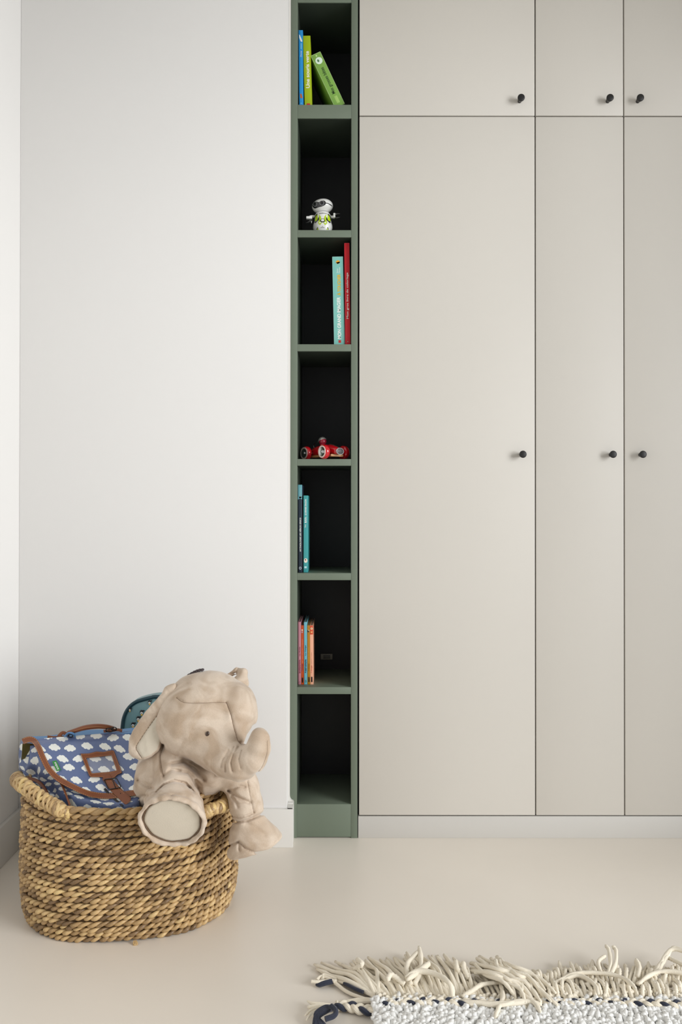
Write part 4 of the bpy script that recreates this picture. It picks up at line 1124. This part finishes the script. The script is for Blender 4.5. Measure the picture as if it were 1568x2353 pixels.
# foot: cone ending in a flat sole
def foot(G, base, tip, ra, rb, rnd=0.012):
    ax = tip - base; Lf = np.linalg.norm(ax); ax = ax/Lf
    q = G - base; t = q @ ax; rad = np.linalg.norm(q - t[..., None]*ax, axis=-1)
    rr = ra + (rb-ra)*np.clip(t/Lf, 0, 1)
    dr = rad - rr + rnd; dt = np.maximum(t - Lf, -t) + rnd
    return np.minimum(np.maximum(dr, dt), 0) + np.hypot(np.maximum(dr, 0), np.maximum(dt, 0)) - rnd
ARM_AX = np.array([0.0, -0.90, -0.435]); ARM_AX /= np.linalg.norm(ARM_AX)
sole_c = P(396, 1887, 2.035)
ft = foot(G, sole_c - ARM_AX*0.075, sole_c, px2m(58, 2.1), px2m(77, 2.04), 0.018)
ft = smin(ft, E(398, 1835, 2.10, 66, 0.045, 48), 0.02)
ar = smin(ar, ft, 0.010)
bd_ = smin(bd_, ar, 0.014)
# far front leg, hanging outside the basket on the right
LA = [(532, 1770, 2.225), (556, 1805, 2.215), (566, 1850, 2.205), (570, 1872, 2.200)]
lg = C(LA[0], LA[1], 42, 38); lg = smin(lg, C(LA[1], LA[2], 38, 37), 0.01); lg = smin(lg, C(LA[2], LA[3], 37, 38), 0.01)
s2 = P(588, 1947, 2.195); b2 = P(566, 1882, 2.20)
q = G - b2; ax2 = s2 - b2; L2 = np.linalg.norm(ax2); ax2 /= L2
sx = np.cross(ax2, [0, -1, 0]); sx /= np.linalg.norm(sx); sy_ = np.cross(sx, ax2)
t = q @ ax2; u = q @ sx; w = q @ sy_
tt_ = np.clip(t/L2, 0, 1)
ra_ = px2m(36, 2.2) + (px2m(70, 2.2) - px2m(36, 2.2))*tt_**0.9; rb_ = px2m(36, 2.2) + (0.062 - px2m(36, 2.2))*tt_
rad = np.sqrt((u/ra_)**2 + (w/rb_)**2); rnd = 0.012
dr = (rad-1)*np.minimum(ra_, rb_) + rnd; dt = np.maximum(t - L2 - 0.012*(1-rad.clip(0, 1)**2), -t) + rnd
f2 = np.minimum(np.maximum(dr, dt), 0) + np.hypot(np.maximum(dr, 0), np.maximum(dt, 0)) - rnd
lg = smin(lg, f2, 0.008)
bd_ = smin(bd_, lg, 0.018)
SD = smin(hd_, bd_, 0.010)
# creases, folds and soft lumps
gx, gy = proj(G.astype(np.float64)); gx = gx.astype(np.float32); gy = gy.astype(np.float32)
def groove(line, depth, width, dmax=9.0, dmin=0.0):
    global SD
    d = dist_poly2(gx, gy, line)
    m_ = (G[..., 1] < dmax) & (G[..., 1] > dmin)
    SD = SD + 1.35*depth*np.exp(-(d/width)**2)*m_
front = 2.25
C2 = lambda L_: [(280 + x/3.92, 1500 + y/3.92) for x, y in L_]
groove(C2([(490, 400), (560, 445), (700, 452), (860, 445), (945, 450)]), 0.0030, 1.8, front)
groove(C2([(945, 450), (985, 560), (1010, 680), (1045, 790), (1075, 820)]), 0.0035, 2.0, front)
groove(C2([(1075, 820), (1110, 810), (1130, 760), (1165, 690), (1195, 660)]), 0.006, 4.0, front)
for L_, dp, wd in (([(1050, 850), (1010, 910), (985, 990), (1000, 1060)], 0.006, 3.2), ([(1010, 850), (960, 930), (935, 1010), (940, 1070)], 0.005, 3.0), ([(960, 880), (915, 960), (900, 1030)], 0.004, 3.0), ([(1085, 880), (1060, 960), (1075, 1040)], 0.004, 2.6), ([(1310, 760), (1310, 900), (1270, 1020), (1210, 1090)], 0.0025, 2.2)):
    groove(C2(L_), dp, wd, 2.2)
# under the chin, neck line and shoulder folds
for L_, dp, wd in (([(375, 830), (345, 930), (360, 1040), (380, 1130)], 0.006, 3.5), ([(450, 1000), (560, 985), (660, 1060), (740, 1140)], 0.009, 5.0), ([(560, 960), (640, 985), (740, 1040), (830, 1100)], 0.004, 6.0),
                   ([(500, 1070), (600, 1080), (660, 1150), (700, 1210)], 0.007, 4.5), ([(150, 1150), (220, 1200), (290, 1230)], 0.006, 4.0), ([(390, 1110), (440, 1050), (520, 1060)], 0.006, 4.0),
                   ([(110, 1330), (190, 1290), (250, 1290)], 0.005, 3.0), ([(660, 1180), (700, 1240), (720, 1290)], 0.006, 4.0)):
    groove(C2(L_), dp, wd, 2.35)
groove(C2([(310, 1260), (370, 1190), (470, 1150), (570, 1170), (650, 1250)]), 0.0055, 2.4, 2.2)
groove(C2([(350, 1215), (430, 1165), (540, 1165), (610, 1220)]), 0.003, 2.0, 2.2)
# right leg creases
for L_, dp, wd in (([(960, 1500), (1040, 1525), (1130, 1510), (1200, 1480), (1290, 1440)], 0.010, 3.2), ([(960, 1465), (1050, 1485), (1140, 1465), (1190, 1440)], 0.005, 2.2), ([(960, 1240), (1060, 1310), (1150, 1350)], 0.008, 4.0),
                   ([(980, 1235), (1060, 1200), (1110, 1210)], 0.005, 3.0), ([(1130, 1150), (1160, 1300), (1190, 1440)], 0.003, 2.0), ([(985, 1290), (1030, 1350), (1045, 1390)], 0.004, 3.0),
                   ([(940, 1760), (990, 1730), (1055, 1700), (1110, 1760), (1200, 1800), (1320, 1790), (1430, 1740)], 0.0065, 2.2), ([(1055, 1710), (1060, 1780)], 0.005, 2.5), ([(1120, 1540), (1200, 1570), (1290, 1640)], 0.003, 5.0)):
    groove(C2(L_), dp, wd, 2.32)
# rim of the near sole
q = G - (sole_c + ARM_AX*0.0005); t = q @ ARM_AX; rad = np.linalg.norm(q - t[..., None]*ARM_AX, axis=-1)
aang = np.arctan2(q[..., 2], q[..., 0]); pr_ = px2m(66, 2.035)*(1.075 + 0.014*np.sin(aang*11+0.5) + 0.012*np.sin(aang*6+2))
SD = smin(SD, np.hypot(rad-pr_, t) - 0.0085 + 0.0012*np.sin(aang*17), 0.006)
# pile edge: pile edge rolled round the pad
q = G - sole_c; t = q @ ARM_AX; rad = np.linalg.norm(q - t[..., None]*ARM_AX, axis=-1)
padr = px2m(66, 2.035)
aang = np.arctan2(q[..., 2], q[..., 0])
wr = padr*(1 + 0.015*np.sin(aang*9) + 0.012*np.sin(aang*5+1))
near = (G[..., 1] < 2.12)
SD = SD + 0.0075*np.exp(-((rad-wr)/0.0035)**2)*np.exp(-(t/0.016)**2)*near
SD = SD + 0.003*(rad < wr)*np.exp(-(t/0.014)**2)*near
x_, y_, z_ = G[..., 0], G[..., 1], G[..., 2]
SD = SD + 0.0011*np.sin(x_*61+1.3*np.sin(z_*37))*np.sin(z_*53+y_*40+0.7) + 0.0007*np.sin(x_*133+z_*71)*np.sin(z_*117-x_*59)
V, Q = surface_nets(SD, lo, h)
# a little Laplacian smoothing
def smooth_mesh(V, Q, it=2, lam=0.5):
    e = np.vstack([Q[:, [0, 1]], Q[:, [1, 2]], Q[:, [2, 3]], Q[:, [3, 0]]]); n = len(V)
    for _ in range(it):
        s = np.zeros_like(V); c = np.zeros(n)
        for k in range(3):
            s[:, k] = np.bincount(e[:, 0], V[e[:, 1], k], n) + np.bincount(e[:, 1], V[e[:, 0], k], n)
        c = np.bincount(e[:, 0], minlength=n) + np.bincount(e[:, 1], minlength=n)
        V = V*(1-lam) + lam*s/np.maximum(c, 1)[:, None]
    return V
V = smooth_mesh(V, Q, 3, 0.5)
ele = thing('plush_elephant', 'large beige plush elephant sitting in the straw basket with its front legs over the rim', 'plush toy', tuple(P(425, 1880, 2.28)))
body = mesh_obj('body', V, Q, plush, ele)
EB = BVHTree.FromPolygons([Vector(v) for v in V], Q.tolist())
def hit(px, py, bvh=None):
    d = Vector(P(px, py, 2.0) - CAMP).normalized(); r = (bvh or EB).ray_cast(Vector(CAMP), d)
    return r[0], r[1]
def seam(line, name='seam', r=0.00055, parent=None, bvh=None, dashed=False, mt_=None, n=60, lift=0.0):
    p = resample([tuple(q)+(0,) for q in line], n)[:, :2]; pts = []
    for q in p:
        a, nrm = hit(q[0], q[1], bvh)
        if a is not None: pts.append(np.array(a + nrm*lift))
    if len(pts) < 3: return
    m = MB()
    if not dashed: m.tube(pts, r, 6)
    else:
        for i in range(0, len(pts)-2, 3): m.tube(pts[i:i+3], r, 5)
    return m.obj(name, mt_ or seam_m, parent or ele)
seam(C2([(490, 405), (560, 447), (700, 454), (860, 447), (940, 450)]))
seam(C2([(945, 455), (985, 560), (1010, 680), (1045, 790), (1070, 818)]))
seam(C2([(1310, 790), (1308, 900), (1265, 1025), (1215, 1085)]), r=0.0004)
seam(C2([(1135, 1160), (1160, 1300), (1190, 1440)]), r=0.0004)
seam(C2([(375, 835), (347, 930), (360, 1040), (378, 1120)]), r=0.0004)
# eye
a, nr = hit(477, 1687); cc = np.array(a) - np.array(nr)*0.0005
m = MB(); R3 = Vector(nr).to_track_quat('Z', 'Y').to_matrix() 
m.ell(tuple(cc), (px2m(4.8, 2.12), 0.0032, px2m(6.6, 2.12)), Matrix.Rotation(0.1, 3, 'Y'), seg=24, ring=16); o = m.obj('eye', mat('brown_eye', (58, 38, 20), 0.3, 0.1, 10, coat=0.5), ele); o['label'] = 'dark brown embroidered eye'
# sole pad
tA = np.cross(ARM_AX, [1.0, 0, 0]); tA /= np.linalg.norm(tA); tB = np.cross(ARM_AX, tA)
v = []; f = []; K = 60; RR = [0.0, 0.3, 0.6, 0.8, 0.92, 0.985, 1.0]
for i, r in enumerate(RR):
    for k in range(K):
        a = 2*math.pi*k/K; rr = padr*0.965*r*(1 + 0.012*math.sin(a*9)+0.01*math.sin(a*5+1))
        dome = 0.0035*(1-r**2) + (0 if r < 0.99 else -0.006)
        v.append(sole_c + (tA*math.cos(a)+tB*math.sin(a))*rr + ARM_AX*(dome-0.0012))
for i in range(len(RR)-1):
    for k in range(K): f.append([i*K+k, i*K+(k+1) % K, (i+1)*K+(k+1) % K, (i+1)*K+k])
o = mesh_obj('foot_pad', v, f, smooth_pl, ele); o['label'] = 'smooth cream round sole pad'
bm = bmesh.new(); bm.from_mesh(o.data); bmesh.ops.recalc_face_normals(bm, faces=bm.faces); bm.to_mesh(o.data); bm.free()
pts = []
for k in range(121):
    a = 2*math.pi*k/120; rr = padr*1.0*(1 + 0.012*math.sin(a*9)+0.01*math.sin(a*5+1)+0.006*math.sin(a*23))
    pts.append(sole_c + (tA*math.cos(a)+tB*math.sin(a))*rr + ARM_AX*(-0.001))
m = MB(); m.tube(pts, 0.0013, 6); m.obj('pad_seam', seam_m, ele)
# near ear: a thick soft flap
ear = [(480, 270), (400, 300), (345, 380), (240, 500), (150, 620), (80, 740), (48, 830), (60, 900), (100, 940), (170, 965), (250, 945), (310, 905), (345, 860), (360, 790), (365, 700), (385, 590), (430, 490), (470, 420), (492, 350), (495, 300)]
ear = C2(ear)
earr = resample([q+(0,) for q in ear+[ear[0]]], 90)[:, :2]
def inside_poly(px, py, poly):
    r = np.zeros(px.shape, bool); n = len(poly)
    for i in range(n):
        x1, y1 = poly[i]; x2, y2 = poly[(i+1) % n]
        c = ((y1 > py) != (y2 > py)) & (px < (x2-x1)*(py-y1)/(y2-y1+1e-12)+x1)
        r ^= c
    return r
h2 = 0.0022
G2 = grid([-0.58, 2.08, 0.40], [-0.40, 2.26, 0.70], h2)
ex, ey = proj(G2.astype(np.float64)); ex = ex.astype(np.float32); ey = ey.astype(np.float32)
dd = dist_poly2(ex, ey, [tuple(q) for q in earr]); ins = inside_poly(ex, ey, earr[:-1])
d2 = np.where(ins, -dd, dd)*(2.15/F)
# mid-surface of the flap: rolls back on its outer side
mid = 2.165 + 0.0002*(1745-ey) + 0.00035*np.maximum(0, 338 - ex)
th_ = 0.014
dy = np.abs(G2[..., 1]-mid) - th_
rn = 0.011
a1 = d2 + rn; a2 = dy + rn
S2 = np.minimum(np.maximum(a1, a2), 0) + np.hypot(np.maximum(a1, 0), np.maximum(a2, 0)) - rn
st_line = C2([(482, 370), (430, 440), (300, 590), (215, 710), (130, 845), (150, 900), (182, 945)])
S2 = S2 + 0.0055*np.exp(-(dist_poly2(ex, ey, st_line)/2.2)**2)*(G2[..., 1] < mid)
# hollow on the inner side of the stitched line
side = np.clip((dist_poly2(ex, ey, st_line)-1)/10, 0, 1)
S2 = S2 + 0.0008*np.sin(ex*0.31+ey*0.12)*np.sin(ey*0.22)
for L_ in ([(330, 400), (360, 430)], [(260, 500), (290, 550)], [(215, 600), (235, 640)], [(395, 320), (415, 350)]):
    S2 = S2 + 0.0022*np.exp(-(dist_poly2(ex, ey, C2(L_))/2.5)**2)*(G2[..., 1] < mid)
V2, Q2 = surface_nets(S2, [-0.58, 2.08, 0.40], h2); V2 = smooth_mesh(V2, Q2, 3)
fc = V2[Q2].mean(1); fpx, fpy = proj(fc)
inner = inside_poly(fpx, fpy, st_line + C2([(250, 925), (310, 880), (345, 800), (352, 700), (372, 590), (415, 480), (455, 410)])) & (fc[:, 1] < 2.17 + 0.0002*(1745-fpy))
eo = mesh_obj('ear', V2, Q2, [plush, smooth_pl], ele, True, inner.astype(int)); eo['label'] = 'hanging left-side ear flap'
EB2 = BVHTree.FromPolygons([Vector(v) for v in V2], Q2.tolist())
seam(st_line, 'ear_stitching', 0.0007, eo, EB2, True, seam_m, 90, 0.0002)
# far ear: small curled tip over the head
h3 = 0.002
lo3 = [-0.37, 2.20, 0.62]; G3 = grid(lo3, [-0.25, 2.40, 0.75], h3)
e3 = sd_cap(G3, P(520, 1556, 2.30), P(545, 1541, 2.30), 0.006, 0.008)
e3 = smin(e3, sd_cap(G3, P(545, 1541, 2.30), P(560, 1545, 2.29), 0.008, 0.010), 0.008)
e3 = smin(e3, sd_cap(G3, P(560, 1545, 2.29), P(553, 1570, 2.28), 0.010, 0.022), 0.010)
e3 = smin(e3, sd_cap(G3, P(553, 1570, 2.28), P(530, 1590, 2.27), 0.022, 0.03), 0.01)
px3, py3 = proj(G3.astype(np.float64))
e3 = e3 + 0.005*np.exp(-(dist_poly2(px3, py3, [(530, 1549), (543, 1546), (547, 1537)])/2.2)**2)
V3, Q3 = surface_nets(e3, lo3, h3); V3 = smooth_mesh(V3, Q3, 2)
fe = mesh_obj('ear', V3, Q3, plush, ele); fe['label'] = 'curled tip of the far ear'
# dark knitted tuft on the crown
m = MB(); kn = mat('dark_knit', (74, 64, 66), 0.9, 0.2, 200, 0.6, 400)
for i in range(6):
    px = 434 + i*6.2; py = 1552.5 - 12*math.sin(i/5*1.5); m.ell(P(px, py-1.5, 2.25), (0.0055, 0.012, 0.0035), Matrix.Rotation(-0.4+0.07*i, 3, 'Y'), seg=12, ring=8)
o = m.obj('knitted_tuft', kn, ele); o['label'] = 'small dark knitted tuft on the crown'

# ------------------------------------------------------------------ rug
wool = mat('cream_wool', (241, 231, 211), 0.85, 0.06, 40, 0.5, 500, spec=0.2, sheen=0.2)
woolw = mat('white_wool', (249, 248, 244), 0.88, 0.03, 40, 0.5, 500, spec=0.2, sheen=0.2)
navy = mat('navy_wool', (52, 56, 70), 0.85, 0.1, 60, 0.5, 500, spec=0.2, sheen=0.2)
def FL(px, py, z=0.0):
    """point at height z above the floor seen at this pixel"""
    v = CAMR @ np.array([px - CX, CY - py, -F]); k = (z - H)/v[2]
    return CAMP + v*k
EDGE_Y = FL(1200, 2306, 0.012)[1]
rx0 = FL(862, 2312, 0.0)[0]; rx1 = 1.55; ry0 = 0.75
rug = thing('shaggy_rug', 'thick white shaggy wool rug with long cream fringe and a navy braided edge', 'rug', ((rx0+rx1)/2, (EDGE_Y+ry0)/2, 0))
m = MB(); m.box(rx0+0.005, rx1, ry0, EDGE_Y-0.004, 0.0005, 0.016, 0.004); m.obj('backing', woolw, rug)
# pile: dense short tufts of thick yarn
V = []; FQ = []; base = 0
def strand_np(path, r, seg=5):
    v, f = tube_np(path, r, seg); return v, f
npile = 0
ys = ry0
yy = EDGE_Y
gp = np.random.default_rng(5)
while yy > ry0:
    step = 0.0088 if yy > EDGE_Y-0.26 else 0.018
    xx = rx0
    while xx < (rx1 if yy > EDGE_Y-0.3 else rx1):
        x = xx + gp.normal()*0.002; y = yy + gp.normal()*0.002
        lean = gp.normal(size=2)*0.0045 + np.array([0, 0.002])
        hh = 0.013 + gp.random()*0.006
        if yy > EDGE_Y-0.006: hh *= 0.6
        w = 0.0062 if step < 0.015 else 0.0105
        pth = [(x, y, 0.009), (x+lean[0]*0.4, y+lean[1]*0.4, 0.010+hh*0.6), (x+lean[0], y+lean[1], 0.010+hh), (x+lean[0]*2.0, y+lean[1]*2.0, 0.010+hh*0.92)]
        v, f = tube_np(pth, np.array([w, w*1.05, w, w*0.55]), 5); V.append(v); FQ += [[i+base for i in q] for q in f]; base += len(v); npile += 1
        xx += step
    yy -= step
o = mesh_obj('pile', np.vstack(V), FQ, woolw, rug); o['kind'] = 'stuff'; o['label'] = 'white shaggy pile'

def yarn(pts, r, name, mt_, n=22, tip=0.6, twist=True, parent=rug):
    p = resample(pts, n); t, s, b_ = frames(p)
    rr = np.full(n, r); rr[-1] *= tip; rr[-2] *= (1+tip)/2
    seg = 8; a = np.arange(seg)*2*math.pi/seg
    L_ = np.concatenate([[0], np.cumsum(np.linalg.norm(np.diff(p, axis=0), axis=1))])
    v = []
    for i in range(n):
        ph = L_[i]/0.016*2*math.pi
        rad = rr[i]*(1 + (0.16*np.cos(2*(a-ph)) if twist else 0))
        v.append(p[i] + s[i]*(np.cos(a)*rad)[:, None] + b_[i]*(np.sin(a)*rad)[:, None])
    v = np.vstack(v); f = [[i*seg+k, i*seg+(k+1) % seg, (i+1)*seg+(k+1) % seg, (i+1)*seg+k] for i in range(n-1) for k in range(seg)]
    f += [list(range(seg))[::-1], [(n-1)*seg+k for k in range(seg)]]
    v[:, 2] = np.maximum(v[:, 2], 0.0006)
    return v, f
strands = []   # (path, radius)
def fl(px, py, z): return FL(px, py, z)
g = np.random.default_rng(21)
def fr(rootx, tipx, tipy, lift=0.03, rooty=2296, zt=0.006, r=0.0046, bend=0.0, z0=0.014):
    a = fl(rootx, rooty, z0); c = fl(tipx, tipy, zt)
    mm = (a+c)/2; mm[2] = max(z0, zt) + lift*0.6; mm[0] += bend
    q1 = a*0.72 + c*0.28; q1[2] = z0 + lift*0.55; q1[0] += bend*0.5
    q2 = a*0.28 + c*0.72; q2[2] = zt + lift*0.35; q2[0] += bend*0.6
    strands.append(([a, q1, mm, q2, c], r))
# left fan: roots near (868, 2300), tips sweep to the left
for tx, ty, lf, bd in ((722, 2216, 0.018, 0.01), (738, 2212, 0.022, 0.015), (756, 2218, 0.014, 0.0), (770, 2209, 0.028, 0.01), (790, 2222, 0.02, 0.01), (806, 2214, 0.03, 0.0), (822, 2206, 0.03, 0.02), (745, 2240, 0.006, 0.0), (776, 2246, 0.01, 0.0), (835, 2232, 0.02, 0.01), (728, 2226, 0.012, -0.005)):
    fr(866+g.uniform(-3, 8), tx, ty, lf, 2296, 0.007, 0.0048+g.uniform(-0.0005, 0.0006), bd)
for i in range(30):
    rx_ = 880 + i*7.2 + g.uniform(-3, 3)
    k = i/29
    fr(rx_, rx_ - 78 + 30*k + g.uniform(-16, 16), 2222 - 30*math.sin(min(1, k*1.3)*math.pi*0.5+0.15) + g.uniform(-6, 10) + 20*max(0, k-0.5), 0.012+g.uniform(0, 0.022), 2294+g.uniform(-4, 6), 0.008+g.uniform(0, 0.01), 0.0046+g.uniform(-0.0006, 0.0006), g.uniform(-0.008, 0.012))
for i in range(24):   # second, lower layer
    rx_ = 900 + i*8.8 + g.uniform(-3, 3)
    fr(rx_, rx_ - 42 + g.uniform(-12, 12), 2243 + g.uniform(-8, 8), 0.008+g.uniform(0, 0.012), 2300+g.uniform(-3, 3), 0.012, 0.0046, g.uniform(-0.004, 0.008))
# upright curls at the centre left
for a, b_, c in (((945, 2262), (935, 2220), (962, 2186)), ((952, 2262), (968, 2225), (964, 2176)), ((930, 2262), (900, 2240), (890, 2252)), ((815, 2226), (832, 2216), (820, 2204)), ((955, 2230), (985, 2215), (935, 2252)), ((1060, 2240), (1050, 2222), (1048, 2208)), ((1078, 2250), (1066, 2224), (1066, 2212))):
    strands.append(([fl(a[0], a[1], 0.03), fl(b_[0], b_[1], 0.045), fl(c[0], c[1], 0.045)], 0.0062))
strands.append(([fl(1040, 2300, 0.02), fl(1035, 2262, 0.05), fl(1000, 2238, 0.05), fl(960, 2232, 0.048), fl(932, 2246, 0.045)], 0.0065))
# the big loose knot in the middle, falling towards the viewer over the pile
for i in range(22):
    sx_, sy__ = 1108 + g.uniform(-28, 45), 2206 + g.uniform(-8, 30); tx = 1190 + g.uniform(-20, 95); ty = 2282 + g.uniform(-16, 30)
    mxp, myp = (sx_+tx)/2 + g.uniform(-10, 14), (sy__+ty)/2 - g.uniform(2, 16)
    strands.append(([fl(sx_, sy__, 0.022+g.uniform(0, 0.02)), fl(mxp-18, myp-8, 0.04+g.uniform(0, 0.015)), fl(mxp+22, myp+8, 0.04+g.uniform(0, 0.012)), fl(tx, ty, 0.028+g.uniform(0, 0.008))], 0.0045+g.uniform(-0.0004, 0.001)))
for pts in ([(1150, 2252), (1156, 2290), (1148, 2312), (1138, 2338)], [(1160, 2250), (1200, 2284), (1228, 2304), (1243, 2326)], [(1155, 2256), (1110, 2262), (1086, 2276), (1062, 2290)], [(1170, 2246), (1140, 2232), (1112, 2212), (1095, 2202)], [(1240, 2296), (1190, 2304), (1130, 2306), (1060, 2300)], [(1246, 2308), (1200, 2300), (1150, 2310), (1100, 2306)]):
    strands.append(([fl(x, y, 0.034 if i in (1, 2) else 0.03) for i, (x, y) in enumerate(pts)], 0.0052))
for i in range(12):
    rx_ = 1075 + i*13 + g.uniform(-4, 4)
    fr(rx_, rx_-40+g.uniform(-20, 20), 2246+g.uniform(-20, 14), 0.012, 2296, 0.01, 0.0045, 0)
# right part: short upright double row
for i in range(46):
    rx_ = 1225 + i*7.9 + g.uniform(-2.5, 2.5)
    hump = 12*math.sin(i/46*math.pi)
    fr(rx_, rx_ + g.uniform(-20, 12) - 8 + 14*(i/46 > 0.6), 2226 - hump + g.uniform(-9, 9) + (10 if i < 8 else 0), 0.010+g.uniform(0, 0.016), 2268+g.uniform(-6, 8), 0.010+g.uniform(0, 0.008), 0.0046+g.uniform(-0.0006, 0.0006), g.uniform(-0.006, 0.006), 0.02)
for i in range(44):
    rx_ = 1265 + i*7.6 + g.uniform(-3, 3)
    fr(rx_, rx_ - 12 + g.uniform(-22, 14), 2256 + g.uniform(-10, 8), 0.008+g.uniform(0, 0.012), 2292+g.uniform(-4, 8), 0.020+g.uniform(0, 0.008), 0.0046, g.uniform(-0.004, 0.004), 0.022)
for pts in ([(1398, 2240), (1404, 2212), (1400, 2184), (1392, 2172)], [(1404, 2240), (1416, 2212), (1416, 2184), (1408, 2174)], [(1380, 2232), (1376, 2210), (1392, 2196)],
            [(1272, 2262), (1320, 2238), (1380, 2236), (1430, 2246), (1462, 2270)], [(1284, 2256), (1330, 2242), (1366, 2262), (1376, 2284)], [(1466, 2262), (1500, 2238), (1535, 2232), (1600, 2240)],
            [(1502, 2242), (1524, 2206), (1545, 2182), (1590, 2190)], [(1508, 2240), (1532, 2200), (1552, 2178), (1600, 2200)], [(1466, 2246), (1470, 2222), (1462, 2204)], [(1535, 2200), (1556, 2210), (1590, 2226)]):
    strands.append(([fl(x, y, 0.034+0.004*i) for i, (x, y) in enumerate(pts)], 0.0048))
# knots along the edge
V = []; FQ = []; base = 0
lens = []
for pth, r in strands:
    pth = [np.array(p) for p in pth]
    q = np.array(pth); px, py = proj(q); L_ = np.hypot(np.diff(px), np.diff(py)).sum(); vis = (px.min() < 1568)
    lens.append(L_*vis)
order = np.argsort(lens)[::-1]; big = set(order[:96].tolist())
for i, (pth, r) in enumerate(strands):
    v, f = yarn(pth, r, '', wool)
    if i in big: mesh_obj('fringe_strand', v, f, wool, rug)
    else: V.append(v); FQ += [[k+base for k in q] for q in f]; base += len(v)
for i in range(150):   # small knots where the fringe meets the pile
    x = 868 + i*4.8 + g.uniform(-2, 2); y = 2294 + g.uniform(-8, 8) - (10 if x > 1250 else 0)
    v, f = yarn([fl(x-5, y+4, 0.014), fl(x, y, 0.024+g.uniform(0, 0.006)), fl(x+5, y-3, 0.016)], 0.0052, '', wool, 8, 0.8, False)
    V.append(v); FQ += [[k+base for k in q] for q in f]; base += len(v)
o = mesh_obj('fringe', np.vstack(V), FQ, wool, rug); o['kind'] = 'stuff'; o['label'] = 'shorter fringe strands and knots'
# navy and cream braid along the edge
def braid(pts, n, R_, rs, name, cross):
    p = resample(pts, n)
    if cross is None: cross = 1
    t = np.gradient(p, axis=0); t /= np.linalg.norm(t, axis=1)[:, None]; up = np.array([0, 0, 1.0]); sd = np.cross(t, up); sd /= np.linalg.norm(sd, axis=1)[:, None]
    L_ = np.concatenate([[0], np.cumsum(np.linalg.norm(np.diff(p, axis=0), axis=1))])
    m = MB()
    for k in range(3):
        ph = L_/0.058*2*math.pi + k*2*math.pi/3
        c = p + sd*(np.sin(ph)*R_)[:, None] + up*(np.sin(2*ph)*R_*0.45)[:, None]
        v, f = tube_np(c, rs, 8); m.add(v, f, 1 if k == 0 else 0)
    return m.obj(name, [wool, navy], rug)
braid([fl(772, 2312, 0.012), fl(800, 2312, 0.013), fl(840, 2321, 0.013), fl(872, 2318, 0.016), fl(900, 2312, 0.02)], 120, 0.0078, 0.0062, 'braided_cord', 1)
bb = braid([fl(880, 2307, 0.022), fl(1000, 2304, 0.024), fl(1120, 2308, 0.024), fl(1240, 2308, 0.022), fl(1400, 2306, 0.022), fl(1500, 2308, 0.026), fl(1620, 2312, 0.026)], 700, 0.0075, 0.0062, 'edge_braid', 1)
# tassels
m = MB()
for k in range(9):
    a = g.uniform(-1, 1)
    m.tube(resample([fl(766, 2316+a*3, 0.014), fl(748+a*4, 2318+a*8, 0.024), fl(728+a*6, 2334+a*5, 0.02), fl(722+k*3, 2356+a*6, 0.012)], 16), 0.0048, 8)
m.obj('navy_tassel', navy, rug)
m = MB(); m.tube(resample([fl(762, 2312, 0.03), fl(772, 2322, 0.032), fl(768, 2334, 0.028), fl(748, 2342, 0.026)], 16), 0.006, 8); m.obj('navy_tassel', navy, rug)
m = MB()
for pts in ([(768, 2312), (744, 2308), (720, 2306), (706, 2300)], [(768, 2314), (740, 2314), (716, 2322), (700, 2334)], [(766, 2316), (742, 2318), (716, 2330), (704, 2344)], [(768, 2312), (738, 2310), (712, 2314), (708, 2312)]):
    m.tube(resample([fl(x, y, 0.012) for x, y in pts], 14), [0.0042]*10+[0.0036, 0.003, 0.0024, 0.0014], 8)
m.obj('cream_tassel', wool, rug)
m = MB(); m.tube(resample([fl(768, 2254, 0.012), fl(750, 2258, 0.012), fl(736, 2262, 0.009), fl(726, 2263, 0.006)], 12), [0.004]+[0.0062]*8+[0.005, 0.004, 0.002], 8); m.obj('navy_tip', navy, rug)
m = MB(); m.tube(resample([fl(790, 2258, 0.012), fl(812, 2270, 0.02), fl(835, 2280, 0.02)], 12), 0.0042, 8); m.obj('navy_thread', navy, rug)
m = MB()
for pts in ([(770, 2256), (750, 2246), (738, 2244), (728, 2252)], [(775, 2254), (752, 2254), (734, 2256), (716, 2255)], [(775, 2250), (745, 2240), (742, 2250)]):
    m.tube(resample([fl(x, y, 0.014) for x, y in pts], 14), 0.0038, 8)
m.tube(resample([fl(770, 2258, 0.01), fl(800, 2280, 0.008), fl(850, 2300, 0.012)], 14), 0.0042, 8)
m.obj('cream_tassel', wool, rug)
m = MB()
for k in range(3): m.tube(resample([fl(868, 2300, 0.014), fl(838, 2296+k*3, 0.012), fl(806+k*4, 2300+k*3, 0.008), fl(796+k*3, 2303+k*2, 0.006)], 14), 0.0045, 8)
m.obj('cream_tassel', wool, rug)
